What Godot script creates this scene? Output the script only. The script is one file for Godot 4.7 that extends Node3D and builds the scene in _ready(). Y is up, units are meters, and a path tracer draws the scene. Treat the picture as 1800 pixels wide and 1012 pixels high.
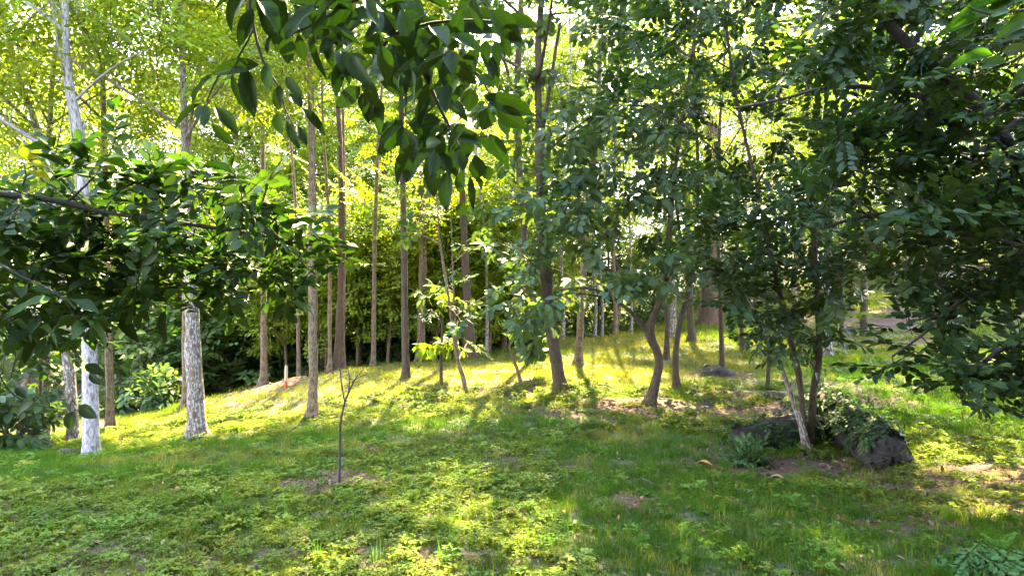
extends Node3D

# ---------------------------------------------------------------- camera numbers
const EYE := 2.4          # metres above the near lawn
const FL := 1200.0        # focal length in photo pixels (photo 1800 x 1012)

var rng := RandomNumberGenerator.new()
var used_names := {}

func pix(px: float, py: float, d: float) -> Vector3:
	return Vector3((px - 900.0) / FL * d, EYE - (py - 506.0) / FL * d, -d)

# ---------------------------------------------------------------- mesh builder
class MB:
	var v := PackedVector3Array()
	var n := PackedVector3Array()
	var c := PackedColorArray()
	var uv := PackedVector2Array()
	var ix := PackedInt32Array()

	func vert(p: Vector3, nn: Vector3, col: Color, t: Vector2) -> int:
		v.append(p); n.append(nn); c.append(col); uv.append(t)
		return v.size() - 1

	func tri(a: int, b: int, d: int) -> void:
		ix.append(a); ix.append(b); ix.append(d)

	# tube through points with a radius at each; lobes give a buttressed foot
	func tube(pts: PackedVector3Array, rad: PackedFloat32Array, sides: int, col: Color, noise: FastNoiseLite = null, rough := 0.0, cap := false, flare_lobes := 0, flare := 0.0, flare_h := 0.3, ulen := 1.0) -> void:
		var m := pts.size()
		if m < 2: return
		var t0 := (pts[1] - pts[0]).normalized()
		var side := t0.cross(Vector3(0.31, 0.2, 0.93)).normalized()
		var run := 0.0
		var start := v.size()
		var rep := maxf(1.0, roundf(rad[0] * TAU / ulen))
		for i in m:
			var t := t0
			if i == m - 1: t = (pts[i] - pts[i - 1]).normalized()
			elif i > 0: t = (pts[i + 1] - pts[i - 1]).normalized()
			side = (side - t * side.dot(t)).normalized()
			var bn := t.cross(side)
			if i > 0: run += pts[i].distance_to(pts[i - 1])
			for k in sides + 1:
				var a := TAU * k / sides
				var dir := side * cos(a) + bn * sin(a)
				var r := rad[i]
				if flare > 0.0:
					var up := maxf(0.0, pts[i].y - pts[0].y - 0.3)
					r *= 1.0 + flare * exp(-up / flare_h) * (1.0 + 0.55 * sin(a * flare_lobes + 0.7) + 0.3 * sin(a * (flare_lobes + 2) + 2.0))
				if noise:
					var q := pts[i] + dir * rad[i]
					r *= 1.0 + rough * noise.get_noise_3d(q.x * 6.0, q.y * 1.6, q.z * 6.0)
				vert(pts[i] + dir * r, dir, col, Vector2(rep * k / sides, run / ulen))
		for i in m - 1:
			for k in sides:
				var a := start + i * (sides + 1) + k
				var b := a + sides + 1
				tri(a, b, a + 1); tri(a + 1, b, b + 1)
		if cap:
			for e in [0, m - 1]:
				var t := (pts[1] - pts[0]).normalized() * -1.0 if e == 0 else (pts[m - 1] - pts[m - 2]).normalized()
				var cc := vert(pts[e], t, col, Vector2(0.5, 0.5))
				var ring := []
				for k in sides + 1:
					ring.append(vert(v[start + e * (sides + 1) + k], t, col, Vector2(0.5 + 0.5 * cos(TAU * k / sides), 0.5 + 0.5 * sin(TAU * k / sides))))
				for k in sides: tri(cc, ring[k], ring[k + 1])

	# four-triangle leaf for sprigs
	func small_leaf(base: Vector3, dir: Vector3, nor: Vector3, ln: float, wd: float, fold: float, col: Color) -> void:
		var sd := dir.cross(nor).normalized()
		nor = sd.cross(dir).normalized()
		var mid := base + dir * ln * 0.48
		var nl := (nor - sd * fold).normalized()
		var nr := (nor + sd * fold).normalized()
		var a := vert(base, nor, col, Vector2(0.5, 0))
		var l := vert(mid + sd * wd * 0.5 + nor * fold * wd * 0.35, nl, col, Vector2(1, 0.5))
		var r := vert(mid - sd * wd * 0.5 + nor * fold * wd * 0.35, nr, col, Vector2(0, 0.5))
		var q := vert(mid - nor * ln * 0.02, nor, col, Vector2(0.5, 0.5))
		var t := vert(base + dir * ln - nor * ln * 0.13, nor, col, Vector2(0.5, 1))
		tri(a, q, l); tri(a, r, q); tri(l, q, t); tri(q, r, t)

	# rounder leaf of twelve triangles, for trees near enough to show its outline
	func oval_leaf(base: Vector3, dir: Vector3, nor: Vector3, ln: float, wd: float, fold: float, col: Color) -> void:
		var sd := dir.cross(nor).normalized()
		nor = sd.cross(dir).normalized()
		var a := vert(base, nor, col, Vector2(0.5, 0))
		var pl := a
		var pq := a
		var pr := a
		for e in [[0.22, 0.36], [0.5, 0.5], [0.8, 0.32]]:
			var c: Vector3 = base + dir * ln * e[0] - nor * ln * 0.13 * e[0] * e[0]
			var w: float = wd * e[1]
			var l := vert(c + sd * w + nor * fold * w * 0.7, (nor - sd * fold).normalized(), col, Vector2(1, e[0]))
			var q := vert(c, nor, col, Vector2(0.5, e[0]))
			var r := vert(c - sd * w + nor * fold * w * 0.7, (nor + sd * fold).normalized(), col, Vector2(0, e[0]))
			if pl == a:
				tri(a, q, l); tri(a, r, q)
			else:
				tri(pl, pq, l); tri(pq, q, l); tri(pq, pr, q); tri(pr, r, q)
			pl = l; pq = q; pr = r
		var t := vert(base + dir * ln - nor * ln * 0.13, nor, col, Vector2(0.5, 1))
		tri(pl, pq, t); tri(pq, pr, t)

	func mesh(mat: Material) -> ArrayMesh:
		var am := ArrayMesh.new()
		add_to(am, mat)
		return am

	func add_to(am: ArrayMesh, mat: Material) -> void:
		var arr := []
		arr.resize(Mesh.ARRAY_MAX)
		arr[Mesh.ARRAY_VERTEX] = v
		arr[Mesh.ARRAY_NORMAL] = n
		arr[Mesh.ARRAY_COLOR] = c
		arr[Mesh.ARRAY_TEX_UV] = uv
		arr[Mesh.ARRAY_INDEX] = ix
		am.add_surface_from_arrays(Mesh.PRIMITIVE_TRIANGLES, arr)
		am.surface_set_material(am.get_surface_count() - 1, mat)

# ---------------------------------------------------------------- naming helpers
func numbered(called: String) -> String:
	if not used_names.has(called):
		used_names[called] = 0
		return called
	used_names[called] += 1
	return "%s_%03d" % [called, used_names[called]]

func thing(called: String, label: String, category: String, where: Vector3, group := "") -> Node3D:
	var o := Node3D.new()
	o.name = numbered(called)
	add_child(o)
	o.position = where
	tag(o, label, category, group)
	return o

func tag(o: Node, label: String, category: String, group := "", kind := "") -> void:
	if label: o.set_meta("label", label)
	if category: o.set_meta("category", category)
	if group: o.set_meta("group", group)
	if kind: o.set_meta("kind", kind)

func part(called: String, m: Mesh, parent: Node) -> MeshInstance3D:
	var o := MeshInstance3D.new()
	o.name = called if parent != self else numbered(called)
	o.mesh = m
	parent.add_child(o, true)
	return o

func scatter(called: String, m: Mesh, xf: Array, cols: Array, parent: Node) -> MultiMeshInstance3D:
	var mm := MultiMesh.new()
	mm.transform_format = MultiMesh.TRANSFORM_3D
	mm.use_colors = true
	mm.mesh = m
	mm.instance_count = xf.size()
	var buf := PackedFloat32Array()
	buf.resize(xf.size() * 16)
	var w := 0
	for i in xf.size():
		var t: Transform3D = xf[i]
		var k: Color = cols[i]
		buf[w] = t.basis.x.x; buf[w + 1] = t.basis.y.x; buf[w + 2] = t.basis.z.x; buf[w + 3] = t.origin.x
		buf[w + 4] = t.basis.x.y; buf[w + 5] = t.basis.y.y; buf[w + 6] = t.basis.z.y; buf[w + 7] = t.origin.y
		buf[w + 8] = t.basis.x.z; buf[w + 9] = t.basis.y.z; buf[w + 10] = t.basis.z.z; buf[w + 11] = t.origin.z
		buf[w + 12] = k.r; buf[w + 13] = k.g; buf[w + 14] = k.b; buf[w + 15] = 1.0
		w += 16
	mm.buffer = buf
	var o := MultiMeshInstance3D.new()
	o.name = called if parent != self else numbered(called)
	o.multimesh = mm
	parent.add_child(o, true)
	o.set_meta("kind", "stuff")
	return o

# ---------------------------------------------------------------- terrain
# photo pixel and distance of places on the ground
const GROUND_AT := [
	[0, 1012, 5.7], [450, 1012, 5.7], [900, 1012, 5.7], [1350, 1012, 5.7], [1800, 1012, 5.7],
	[0, 900, 7.4], [600, 855, 8.3], [1200, 880, 7.7], [1800, 880, 7.7],
	[-200, 820, 10.0], [0, 838, 9.2], [160, 803, 11.0], [128, 778, 13.0], [76, 782, 13.5], [192, 765, 14.5], [-60, 770, 15.0], [20, 730, 19.0],
	[347, 772, 12.6], [400, 792, 11.3], [548, 738, 13.5], [700, 748, 12.4], [900, 738, 12.2], [800, 790, 10.4],
	[714, 668, 16.5], [650, 700, 14.6], [818, 690, 15.0], [985, 684, 14.2], [915, 668, 16.0], [1017, 642, 18.0], [930, 641, 18.6],
	[270, 735, 16.5], [330, 716, 17.0], [400, 692, 17.5], [500, 670, 18.6], [600, 650, 19.6], [714, 641, 20.0], [831, 632, 21.0], [930, 610, 23.0], [1050, 600, 25.5],
	[1145, 712, 13.0], [1190, 686, 14.5], [1217, 602, 21.5], [1243, 572, 28.0], [1270, 655, 16.5], [1350, 682, 14.5],
	[1310, 805, 10.0], [1615, 838, 9.0], [1457, 627, 19.0], [1481, 610, 21.0], [1520, 592, 23.0], [1670, 562, 26.0],
	[1700, 610, 20.0], [1700, 700, 13.5], [1800, 640, 16.0], [1800, 560, 25.0], [1800, 790, 10.2], [1950, 700, 13.0],
	[1600, 530, 33.0], [1800, 505, 36.0], [1350, 545, 32.0], [1100, 560, 36.0],
]
# hidden ground: x, z, height
const GROUND_HIDDEN := [
	[-12.0, -22.0, -1.9], [-7.0, -25.0, -1.9], [-3.0, -26.5, -1.5], [1.0, -28.0, -0.6], [-18.0, -26.0, -1.6], [-14.0, -34.0, -1.9], [0.0, -38.0, -0.6], [-8.0, -44.0, -1.2],
	[12.0, -45.0, 3.0], [28.0, -45.0, 6.0], [0.0, -58.0, 2.0], [-24.0, -45.0, 0.5], [-20.0, -60.0, 3.0], [20.0, -60.0, 6.0],
	[0.0, 2.0, 0.0], [-12.0, 4.0, 0.1], [12.0, 4.0, 0.3], [0.0, 12.0, 0.2], [-16.0, -6.0, -0.3], [16.0, -6.0, 0.5], [26.0, -20.0, 2.0], [-24.0, -16.0, -0.6], [-28.0, 8.0, 0.0], [28.0, 8.0, 0.6],
]
var tp := PackedVector2Array()
var tw := PackedFloat32Array()
var gx := PackedFloat32Array()
var gz := PackedFloat32Array()
const GX0 := -33.0
const GZ0 := 6.0
const GS := 0.25
const GNX := 265
const GNZ := 249
var gh := PackedFloat32Array()
var bump := FastNoiseLite.new()

func solve_terrain() -> void:
	var hh := []
	for g in GROUND_AT:
		var p := pix(g[0], g[1], g[2])
		tp.append(Vector2(p.x, p.z)); hh.append(p.y)
	for g in GROUND_HIDDEN:
		tp.append(Vector2(g[0], g[1])); hh.append(g[2])
	var m := tp.size()
	var nn := m + 3
	var a := []
	for i in nn:
		var row := PackedFloat64Array()
		row.resize(nn + 1)
		a.append(row)
	for i in m:
		for j in m:
			a[i][j] = kern(tp[i].distance_squared_to(tp[j])) if i != j else 0.6
		a[i][m] = 1.0; a[i][m + 1] = tp[i].x; a[i][m + 2] = tp[i].y
		a[m][i] = 1.0; a[m + 1][i] = tp[i].x; a[m + 2][i] = tp[i].y
		a[i][nn] = hh[i]
	for i in nn:
		var best := i
		for r in range(i + 1, nn):
			if absf(a[r][i]) > absf(a[best][i]): best = r
		var tmp = a[i]; a[i] = a[best]; a[best] = tmp
		for r in nn:
			if r != i and a[r][i] != 0.0:
				var f: float = a[r][i] / a[i][i]
				for k in range(i, nn + 1): a[r][k] -= f * a[i][k]
	tw.resize(nn)
	for i in nn: tw[i] = a[i][nn] / a[i][i]

func kern(r2: float) -> float:
	return r2 * log(r2) * 0.5 if r2 > 1e-9 else 0.0

func raw_height(x: float, z: float) -> float:
	var cx := clampf(x, -34.0, 34.0)
	var cz := clampf(z, -62.0, 14.0)
	var m := tp.size()
	var h := tw[m] + tw[m + 1] * cx + tw[m + 2] * cz
	for i in m:
		var dx := tp[i].x - cx
		var dz := tp[i].y - cz
		var r2 := dx * dx + dz * dz
		if r2 > 1e-9: h += tw[i] * r2 * log(r2) * 0.5
	h = clampf(h, -4.0, 9.0)
	var out := maxf(maxf(absf(x) - 34.0, 0.0), maxf(-62.0 - z, 0.0))
	h += 0.05 * minf(out, 160.0)
	h += 0.07 * bump.get_noise_2d(x * 1.3, z * 1.3) + 0.035 * bump.get_noise_2d(x * 5.0 + 90.0, z * 5.0)
	return h

func ground_y(x: float, z: float) -> float:
	var fx := clampf((x - GX0) / GS, 0.0, GNX - 1.001)
	var fz := clampf((GZ0 - z) / GS, 0.0, GNZ - 1.001)
	var i := int(fx)
	var j := int(fz)
	fx -= i; fz -= j
	var k := j * GNX + i
	return lerpf(lerpf(gh[k], gh[k + 1], fx), lerpf(gh[k + GNX], gh[k + GNX + 1], fx), fz)

# where the sight line through a photo pixel meets the ground
func meet(px: float, py: float) -> Vector3:
	var d := 5.0
	while d < 40.0:
		var p := pix(px, py, d)
		if p.y <= ground_y(p.x, p.z): return Vector3(p.x, ground_y(p.x, p.z), p.z)
		d += 0.05
	return pix(px, py, 18.0)

# bare places: px, py, d, half width, half depth (metres), strength
const SOIL := [
	[575, 842, 8.6, 0.55, 0.5, 0.85], [480, 678, 18.0, 1.7, 0.9, 1.1], [590, 660, 19.2, 1.5, 0.7, 1.1], [410, 690, 17.6, 1.0, 0.5, 0.8],
	[1370, 830, 9.5, 1.5, 0.55, 0.9], [1150, 718, 12.9, 1.5, 0.55, 0.95], [1320, 720, 12.6, 1.4, 0.5, 0.9], [1000, 735, 12.5, 0.8, 0.4, 0.6],
	[1265, 658, 16.2, 0.7, 0.5, 1.0], [1330, 700, 13.8, 1.0, 0.5, 0.8], [1480, 700, 13.3, 1.2, 0.6, 0.7], [1780, 850, 8.6, 2.2, 0.7, 0.85],
	[1700, 900, 7.5, 0.8, 0.4, 0.5], [1560, 940, 6.9, 0.7, 0.3, 0.55], [120, 985, 6.0, 0.9, 0.5, 0.45], [350, 1000, 5.9, 0.8, 0.35, 0.45], [700, 985, 6.0, 0.7, 0.3, 0.45],
	[1110, 890, 7.6, 0.35, 0.4, 0.7], [20, 745, 17.0, 3.0, 1.8, 0.7], [95, 650, 26.0, 3.0, 4.0, 1.0], [1600, 548, 27.0, 5.0, 3.0, 0.8], [1550, 585, 22.0, 2.5, 1.2, 0.6],
	[880, 690, 15.2, 1.2, 0.8, 0.4], [910, 700, 14.2, 0.35, 0.25, 0.9], [870, 650, 17.5, 0.5, 0.3, 0.7],
	[430, 800, 10.4, 1.4, 0.5, 0.25], [560, 790, 10.7, 1.2, 0.4, 0.3],
]
# pale dry grass, its tone lifted to paint in sunlight: px, py, d, half width, half depth
const SUN_STRAW := [[850, 690, 15.0, 1.6, 2.2], [960, 650, 17.2, 1.4, 2.0], [650, 690, 15.8, 2.4, 1.6], [480, 715, 15.2, 2.4, 1.6], [300, 750, 14.2, 1.6, 1.2], [760, 655, 18.0, 2.0, 1.4], [1120, 660, 16.5, 1.6, 2.0], [1100, 610, 22.0, 2.0, 2.6], [450, 800, 10.6, 1.6, 0.45], [300, 815, 10.2, 1.2, 0.4], [1080, 770, 10.9, 0.7, 0.35], [1230, 640, 18.0, 1.4, 2.0]]
# lush lawn grass rather than weeds: px, py, d, half width, half depth
const LUSH := [
	[1250, 900, 7.3, 1.5, 1.7], [1400, 980, 6.1, 1.6, 0.9], [1650, 680, 14.5, 3.0, 3.2], [1200, 790, 10.0, 1.6, 1.0], [200, 830, 9.7, 2.5, 0.7], [500, 770, 11.5, 2.2, 0.7],
	[850, 740, 12.0, 1.6, 0.6], [1700, 950, 6.6, 1.2, 0.6], [1600, 1000, 5.9, 1.5, 0.5], [60, 810, 10.8, 1.8, 1.0],
]
var soil_c := []
var lush_c := []
var sun_straw_c := []
var patch := FastNoiseLite.new()

func prepare_cover() -> void:
	for s in SOIL:
		var p := pix(s[0], s[1], s[2])
		soil_c.append([p.x, p.z, s[3], s[4], s[5]])
	for s in SUN_STRAW:
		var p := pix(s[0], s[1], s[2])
		sun_straw_c.append([p.x, p.z, s[3], s[4], 1.0])
	for s in LUSH:
		var p := pix(s[0], s[1], s[2])
		lush_c.append([p.x, p.z, s[3], s[4], 1.0])

func spot(list: Array, x: float, z: float) -> float:
	var best := 0.0
	for s in list:
		var u: float = (x - s[0]) / s[2]
		var w: float = (z - s[1]) / s[3]
		var q := u * u + w * w
		if q < 2.2: best = maxf(best, s[4] * clampf(1.5 - q * 0.8, 0.0, 1.0))
	return best

func bareness(x: float, z: float) -> float:
	var b := spot(soil_c, x, z)
	b = b * (0.8 + 0.5 * patch.get_noise_2d(x * 9.0, z * 9.0)) + 0.9 * maxf(0.0, patch.get_noise_2d(x * 3.0 + 40.0, z * 3.0) - 0.1) + 0.9 * maxf(0.0, patch.get_noise_2d(x * 22.0 + 11.0, z * 22.0) - 0.16)
	return clampf(b, 0.0, 1.0)

# ---------------------------------------------------------------- textures and materials
var M := {}

func img_tex(im: Image) -> ImageTexture:
	return ImageTexture.create_from_image(im)

func fnl(seed_: int, freq: float, octaves := 4, kind := FastNoiseLite.TYPE_SIMPLEX_SMOOTH) -> FastNoiseLite:
	var f := FastNoiseLite.new()
	f.seed = seed_
	f.frequency = freq
	f.noise_type = kind
	f.fractal_octaves = octaves
	return f

# bark wraps round the trunk (u) and mirrors along it (v); ramps are linear colours
func bark(seed_: int, base: Color, dark: Color, light: Color, moss: Color, streak: float, blotch: float, mossy: float, relief: float) -> StandardMaterial3D:
	var w := 192
	var h := 384
	var im := Image.create(w, h, false, Image.FORMAT_RGB8)
	var hm := Image.create(w, h, false, Image.FORMAT_RGB8)
	var a := fnl(seed_, 1.0, 4)
	var b := fnl(seed_ + 7, 1.0, 3)
	var g := fnl(seed_ + 13, 1.0, 4)
	for y in h:
		var vv := absf(float(y) / h * 2.0 - 1.0) * 2.0
		for x in w:
			var t := TAU * x / w
			var cx := cos(t)
			var sx := sin(t)
			var crack := a.get_noise_3d(cx * 2.6 * streak, sx * 2.6 * streak, vv * 2.2)
			var fine := a.get_noise_3d(cx * 7.0, sx * 7.0, vv * 22.0 + 9.0)
			var bl := b.get_noise_3d(cx * 1.4, sx * 1.4, vv * 3.4)
			var mo := g.get_noise_3d(cx * 1.2, sx * 1.2, vv * 2.6 + 4.0)
			var col := base.lerp(dark, clampf(0.2 - crack * 2.2 + fine * 0.8, 0.0, 1.0))
			col = col.lerp(light, clampf((bl + 0.02) * 5.0, 0.0, 1.0) * blotch * clampf(0.7 + fine * 1.6 + crack, 0.0, 1.0))
			col = col.lerp(moss, clampf((mo - 0.1) * 4.0, 0.0, 1.0) * mossy)
			im.set_pixel(x, y, Color(col.r, col.g, col.b).linear_to_srgb())
			var k := clampf(0.5 + crack * 0.6 + fine * 0.35, 0.0, 1.0)
			hm.set_pixel(x, y, Color(k, k, k))
	var m := StandardMaterial3D.new()
	m.albedo_texture = img_tex(im)
	m.roughness = 0.9
	m.heightmap_enabled = true
	m.heightmap_texture = img_tex(hm)
	m.heightmap_scale = relief
	m.uv1_scale = Vector3(1.0, 0.33, 1.0)
	return m

func leaf_mat(rough: float, back: Color, spec := 0.5, veined: Texture2D = null) -> StandardMaterial3D:
	var m := StandardMaterial3D.new()
	m.vertex_color_use_as_albedo = true
	m.roughness = rough
	m.metallic_specular = spec
	m.cull_mode = BaseMaterial3D.CULL_DISABLED
	m.backlight_enabled = true
	m.backlight = back
	if veined: m.albedo_texture = veined
	return m

func vein_texture() -> ImageTexture:
	var im := Image.create(96, 192, false, Image.FORMAT_RGB8)
	var f := fnl(91, 0.06, 3)
	for y in 192:
		for x in 96:
			var u := absf(x / 95.0 - 0.5) * 2.0
			var v := y / 191.0
			var k := 0.66 + 0.16 * f.get_noise_2d(x, y)
			var side := absf(fposmod(v * 11.0 - u * 2.6, 1.0) - 0.5) * 2.0
			if side > 0.84: k += 0.16
			if u < 0.05: k += 0.4
			# insect spots
			if f.get_noise_2d(x * 2.3 + 300.0, y * 2.3) > 0.42: k *= 0.55
			k = clampf(k, 0.0, 1.0)
			im.set_pixel(x, y, Color(k, k, k * 0.95).linear_to_srgb())
	return img_tex(im)

func make_materials() -> void:
	M.pale = bark(11, Color(0.13, 0.095, 0.06), Color(0.03, 0.018, 0.012), Color(0.33, 0.32, 0.30), Color(0.07, 0.06, 0.025), 0.8, 1.0, 0.5, 0.8)
	M.white = bark(12, Color(0.24, 0.225, 0.21), Color(0.09, 0.075, 0.065), Color(0.36, 0.35, 0.355), Color(0.07, 0.055, 0.04), 0.45, 0.9, 0.45, 0.5)
	M.tan = bark(13, Color(0.12, 0.075, 0.036), Color(0.028, 0.016, 0.009), Color(0.22, 0.17, 0.105), Color(0.06, 0.07, 0.014), 1.0, 0.55, 0.4, 0.8)
	M.brown = bark(14, Color(0.05, 0.031, 0.014), Color(0.014, 0.009, 0.004), Color(0.10, 0.072, 0.038), Color(0.045, 0.05, 0.010), 1.3, 0.35, 0.35, 1.2)
	M.red = bark(15, Color(0.075, 0.037, 0.017), Color(0.018, 0.009, 0.005), Color(0.13, 0.08, 0.04), Color(0.045, 0.04, 0.013), 1.2, 0.4, 0.3, 1.2)
	M.twig = bark(16, Color(0.032, 0.023, 0.017), Color(0.011, 0.008, 0.007), Color(0.07, 0.06, 0.05), Color(0.03, 0.036, 0.012), 1.0, 0.3, 0.2, 0.3)
	M.log = bark(17, Color(0.021, 0.014, 0.010), Color(0.009, 0.006, 0.005), Color(0.04, 0.028, 0.019), Color(0.018, 0.03, 0.008), 1.6, 0.4, 0.6, 2.5)
	M.leaf = leaf_mat(0.5, Color(1.0, 1.0, 0.5), 0.3)
	M.gloss = leaf_mat(0.42, Color(0.8, 0.9, 0.4), 0.28)
	M.grass = leaf_mat(0.6, Color(0.95, 1.0, 0.4), 0.15)
	M.litter = leaf_mat(0.8, Color(0.3, 0.25, 0.15), 0.3)
	M.veins = vein_texture()

# ---------------------------------------------------------------- sprigs
func jcol(c: Color, amt: float) -> Color:
	var k := 1.0 + rng.randf_range(-amt, amt)
	var w := rng.randf_range(-amt, amt) * 0.5
	return Color(c.r * k * (1.0 + w), c.g * k, c.b * k * (1.0 - w))

func rdir() -> Vector3:
	return Vector3(rng.randfn(), rng.randfn(), rng.randfn()).normalized()

# a twig along +Y, its upper side towards +Z
func sprig(kind: String) -> ArrayMesh:
	var b := MB.new()
	var stem := Color(0.5, 0.3, 0.35)
	match kind:
		"fine":
			b.tube(PackedVector3Array([Vector3.ZERO, Vector3(0, 0.35, 0.02), Vector3(0, 0.75, -0.03)]), PackedFloat32Array([0.007, 0.005, 0.002]), 3, stem)
			for s in 9:
				var y := 0.08 + s * 0.08
				var sg := 1.0 if s % 2 == 0 else -1.0
				var d := Vector3(sg * 0.9, 0.6, rng.randf_range(-0.25, 0.25)).normalized()
				var ln := (0.34 - s * 0.018) * rng.randf_range(0.7, 1.2)
				for k in 5:
					var p := Vector3(0, y, 0) + d * ln * (k + 0.6) / 5.0
					var ls := 1.0 if k % 2 == 0 else -1.0
					var ld := (d + Vector3(-d.y, d.x, 0) * ls * 1.0 + rdir() * 0.35 + Vector3(0, 0, -0.25)).normalized()
					b.small_leaf(p, ld, (Vector3(0, 0, 1) + rdir() * 0.55).normalized(), rng.randf_range(0.08, 0.14), rng.randf_range(0.035, 0.055), 0.3, jcol(Color.WHITE, 0.25))
		"broad":
			b.tube(PackedVector3Array([Vector3.ZERO, Vector3(0, 0.2, 0.02), Vector3(0, 0.42, 0.0)]), PackedFloat32Array([0.008, 0.006, 0.003]), 3, stem)
			for s in 9:
				var y := 0.05 + s * 0.045
				var a := s * 2.4 + rng.randf_range(-0.4, 0.4)
				var d := Vector3(cos(a), 0.35 + s * 0.06, sin(a) * 0.6 - 0.25).normalized()
				b.oval_leaf(Vector3(0, y, 0) + d * 0.04, d, (Vector3(0, 0.3, 1) + rdir() * 0.45).normalized(), rng.randf_range(0.17, 0.28), rng.randf_range(0.10, 0.16), 0.22, jcol(Color.WHITE, 0.2))
		"gloss":
			b.tube(PackedVector3Array([Vector3.ZERO, Vector3(0, 0.22, 0.015), Vector3(0, 0.46, -0.02)]), PackedFloat32Array([0.006, 0.004, 0.002]), 3, stem)
			for s in 14:
				var y := 0.03 + s * 0.031
				var sg := 1.0 if s % 2 == 0 else -1.0
				var d := Vector3(sg * rng.randf_range(0.5, 1.0), rng.randf_range(0.3, 0.9), rng.randf_range(-0.6, 0.25)).normalized()
				b.oval_leaf(Vector3(0, y, 0) + d * 0.02, d, (Vector3(0, 0.1, 1) + rdir() * 0.5).normalized(), rng.randf_range(0.09, 0.15), rng.randf_range(0.052, 0.08), 0.28, jcol(Color.WHITE, 0.22))
		"teak":
			for s in 9:
				var a := s * 2.4
				var d := Vector3(cos(a), 0.35 + 0.05 * s, sin(a)).normalized()
				var st := Vector3(0, s * 0.03, 0)
				b.tube(PackedVector3Array([st, st + d * 0.08]), PackedFloat32Array([0.006, 0.004]), 3, stem)
				b.oval_leaf(st + d * 0.07, (d + Vector3(0, -0.25, 0)).normalized(), (Vector3(0, 1, 0) + rdir() * 0.35).normalized(), rng.randf_range(0.28, 0.42), rng.randf_range(0.2, 0.28), 0.2, jcol(Color.WHITE, 0.18))
	return b.mesh(M.gloss if kind == "gloss" else M.leaf)

var sprigs := {}
var clumps := {}

# several sprigs grown into one leafy clump, about 0.45 m in radius
func clump(kind: String, count: int) -> ArrayMesh:
	var b := MB.new()
	for k in count:
		var off := rdir() * 0.45 * pow(rng.randf(), 0.5)
		off.y *= 0.6
		var dir := (off.normalized() + rdir() * 0.45 + Vector3(0, 0.05, 0)).normalized()
		var xx := dir.cross(Vector3.UP + rdir() * 0.35).normalized()
		var sc := rng.randf_range(0.75, 1.25)
		var t := Transform3D(Basis(xx * sc, dir * sc, xx.cross(dir).normalized() * sc), off - dir * 0.12)
		var arr: Array = (sprigs[kind + str(k % 3)] as ArrayMesh).surface_get_arrays(0)
		var v0 := b.v.size()
		var tone := jcol(Color.WHITE, 0.14)
		var vs: PackedVector3Array = arr[Mesh.ARRAY_VERTEX]
		var ns: PackedVector3Array = arr[Mesh.ARRAY_NORMAL]
		var cs: PackedColorArray = arr[Mesh.ARRAY_COLOR]
		var us: PackedVector2Array = arr[Mesh.ARRAY_TEX_UV]
		for i in vs.size(): b.vert(t * vs[i], (t.basis * ns[i]).normalized(), cs[i] * tone, us[i])
		for i in (arr[Mesh.ARRAY_INDEX] as PackedInt32Array): b.ix.append(v0 + i)
	return b.mesh(M.gloss if kind == "gloss" else M.leaf)

# ---------------------------------------------------------------- trees
func smooth_path(p: PackedVector3Array, r: PackedFloat32Array, step: float) -> Array:
	var q := PackedVector3Array()
	var s := PackedFloat32Array()
	for i in p.size() - 1:
		var a := p[maxi(i - 1, 0)]
		var b := p[i]
		var c := p[i + 1]
		var d := p[mini(i + 2, p.size() - 1)]
		var k := maxi(1, int(ceil(b.distance_to(c) / step)))
		for j in k:
			var t := float(j) / k
			q.append(b.cubic_interpolate(c, a, d, t))
			s.append(lerpf(r[i], r[i + 1], t))
	q.append(p[p.size() - 1]); s.append(r[r.size() - 1])
	return [q, s]

func bend(a: Vector3, ctl: Vector3, b: Vector3, m: int) -> PackedVector3Array:
	var q := PackedVector3Array()
	for i in m + 1:
		var t := float(i) / m
		q.append(a.lerp(ctl, t).lerp(ctl.lerp(b, t), t))
	return q

func in_poly(poly: PackedVector2Array, n: int, d0: float, d1: float) -> PackedVector3Array:
	var lo := poly[0]
	var hi := poly[0]
	for p in poly:
		lo = lo.min(p); hi = hi.max(p)
	var res := PackedVector3Array()
	var tries := 0
	while res.size() < n and tries < n * 40:
		tries += 1
		var q := Vector2(rng.randf_range(lo.x, hi.x), rng.randf_range(lo.y, hi.y))
		if Geometry2D.is_point_in_polygon(q, poly):
			res.append(pix(q.x, q.y, rng.randf_range(d0, d1)))
	return res

func tapered(m: int, r0: float, r1: float) -> PackedFloat32Array:
	var r := PackedFloat32Array()
	for i in m: r.append(lerpf(r0, r1, float(i) / (m - 1)))
	return r

const OPEN_GROUPS := ["slender trunks on the sunlit mound", "close trio of trunks on the bare earth", "thin trunks along the far crest"]

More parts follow.
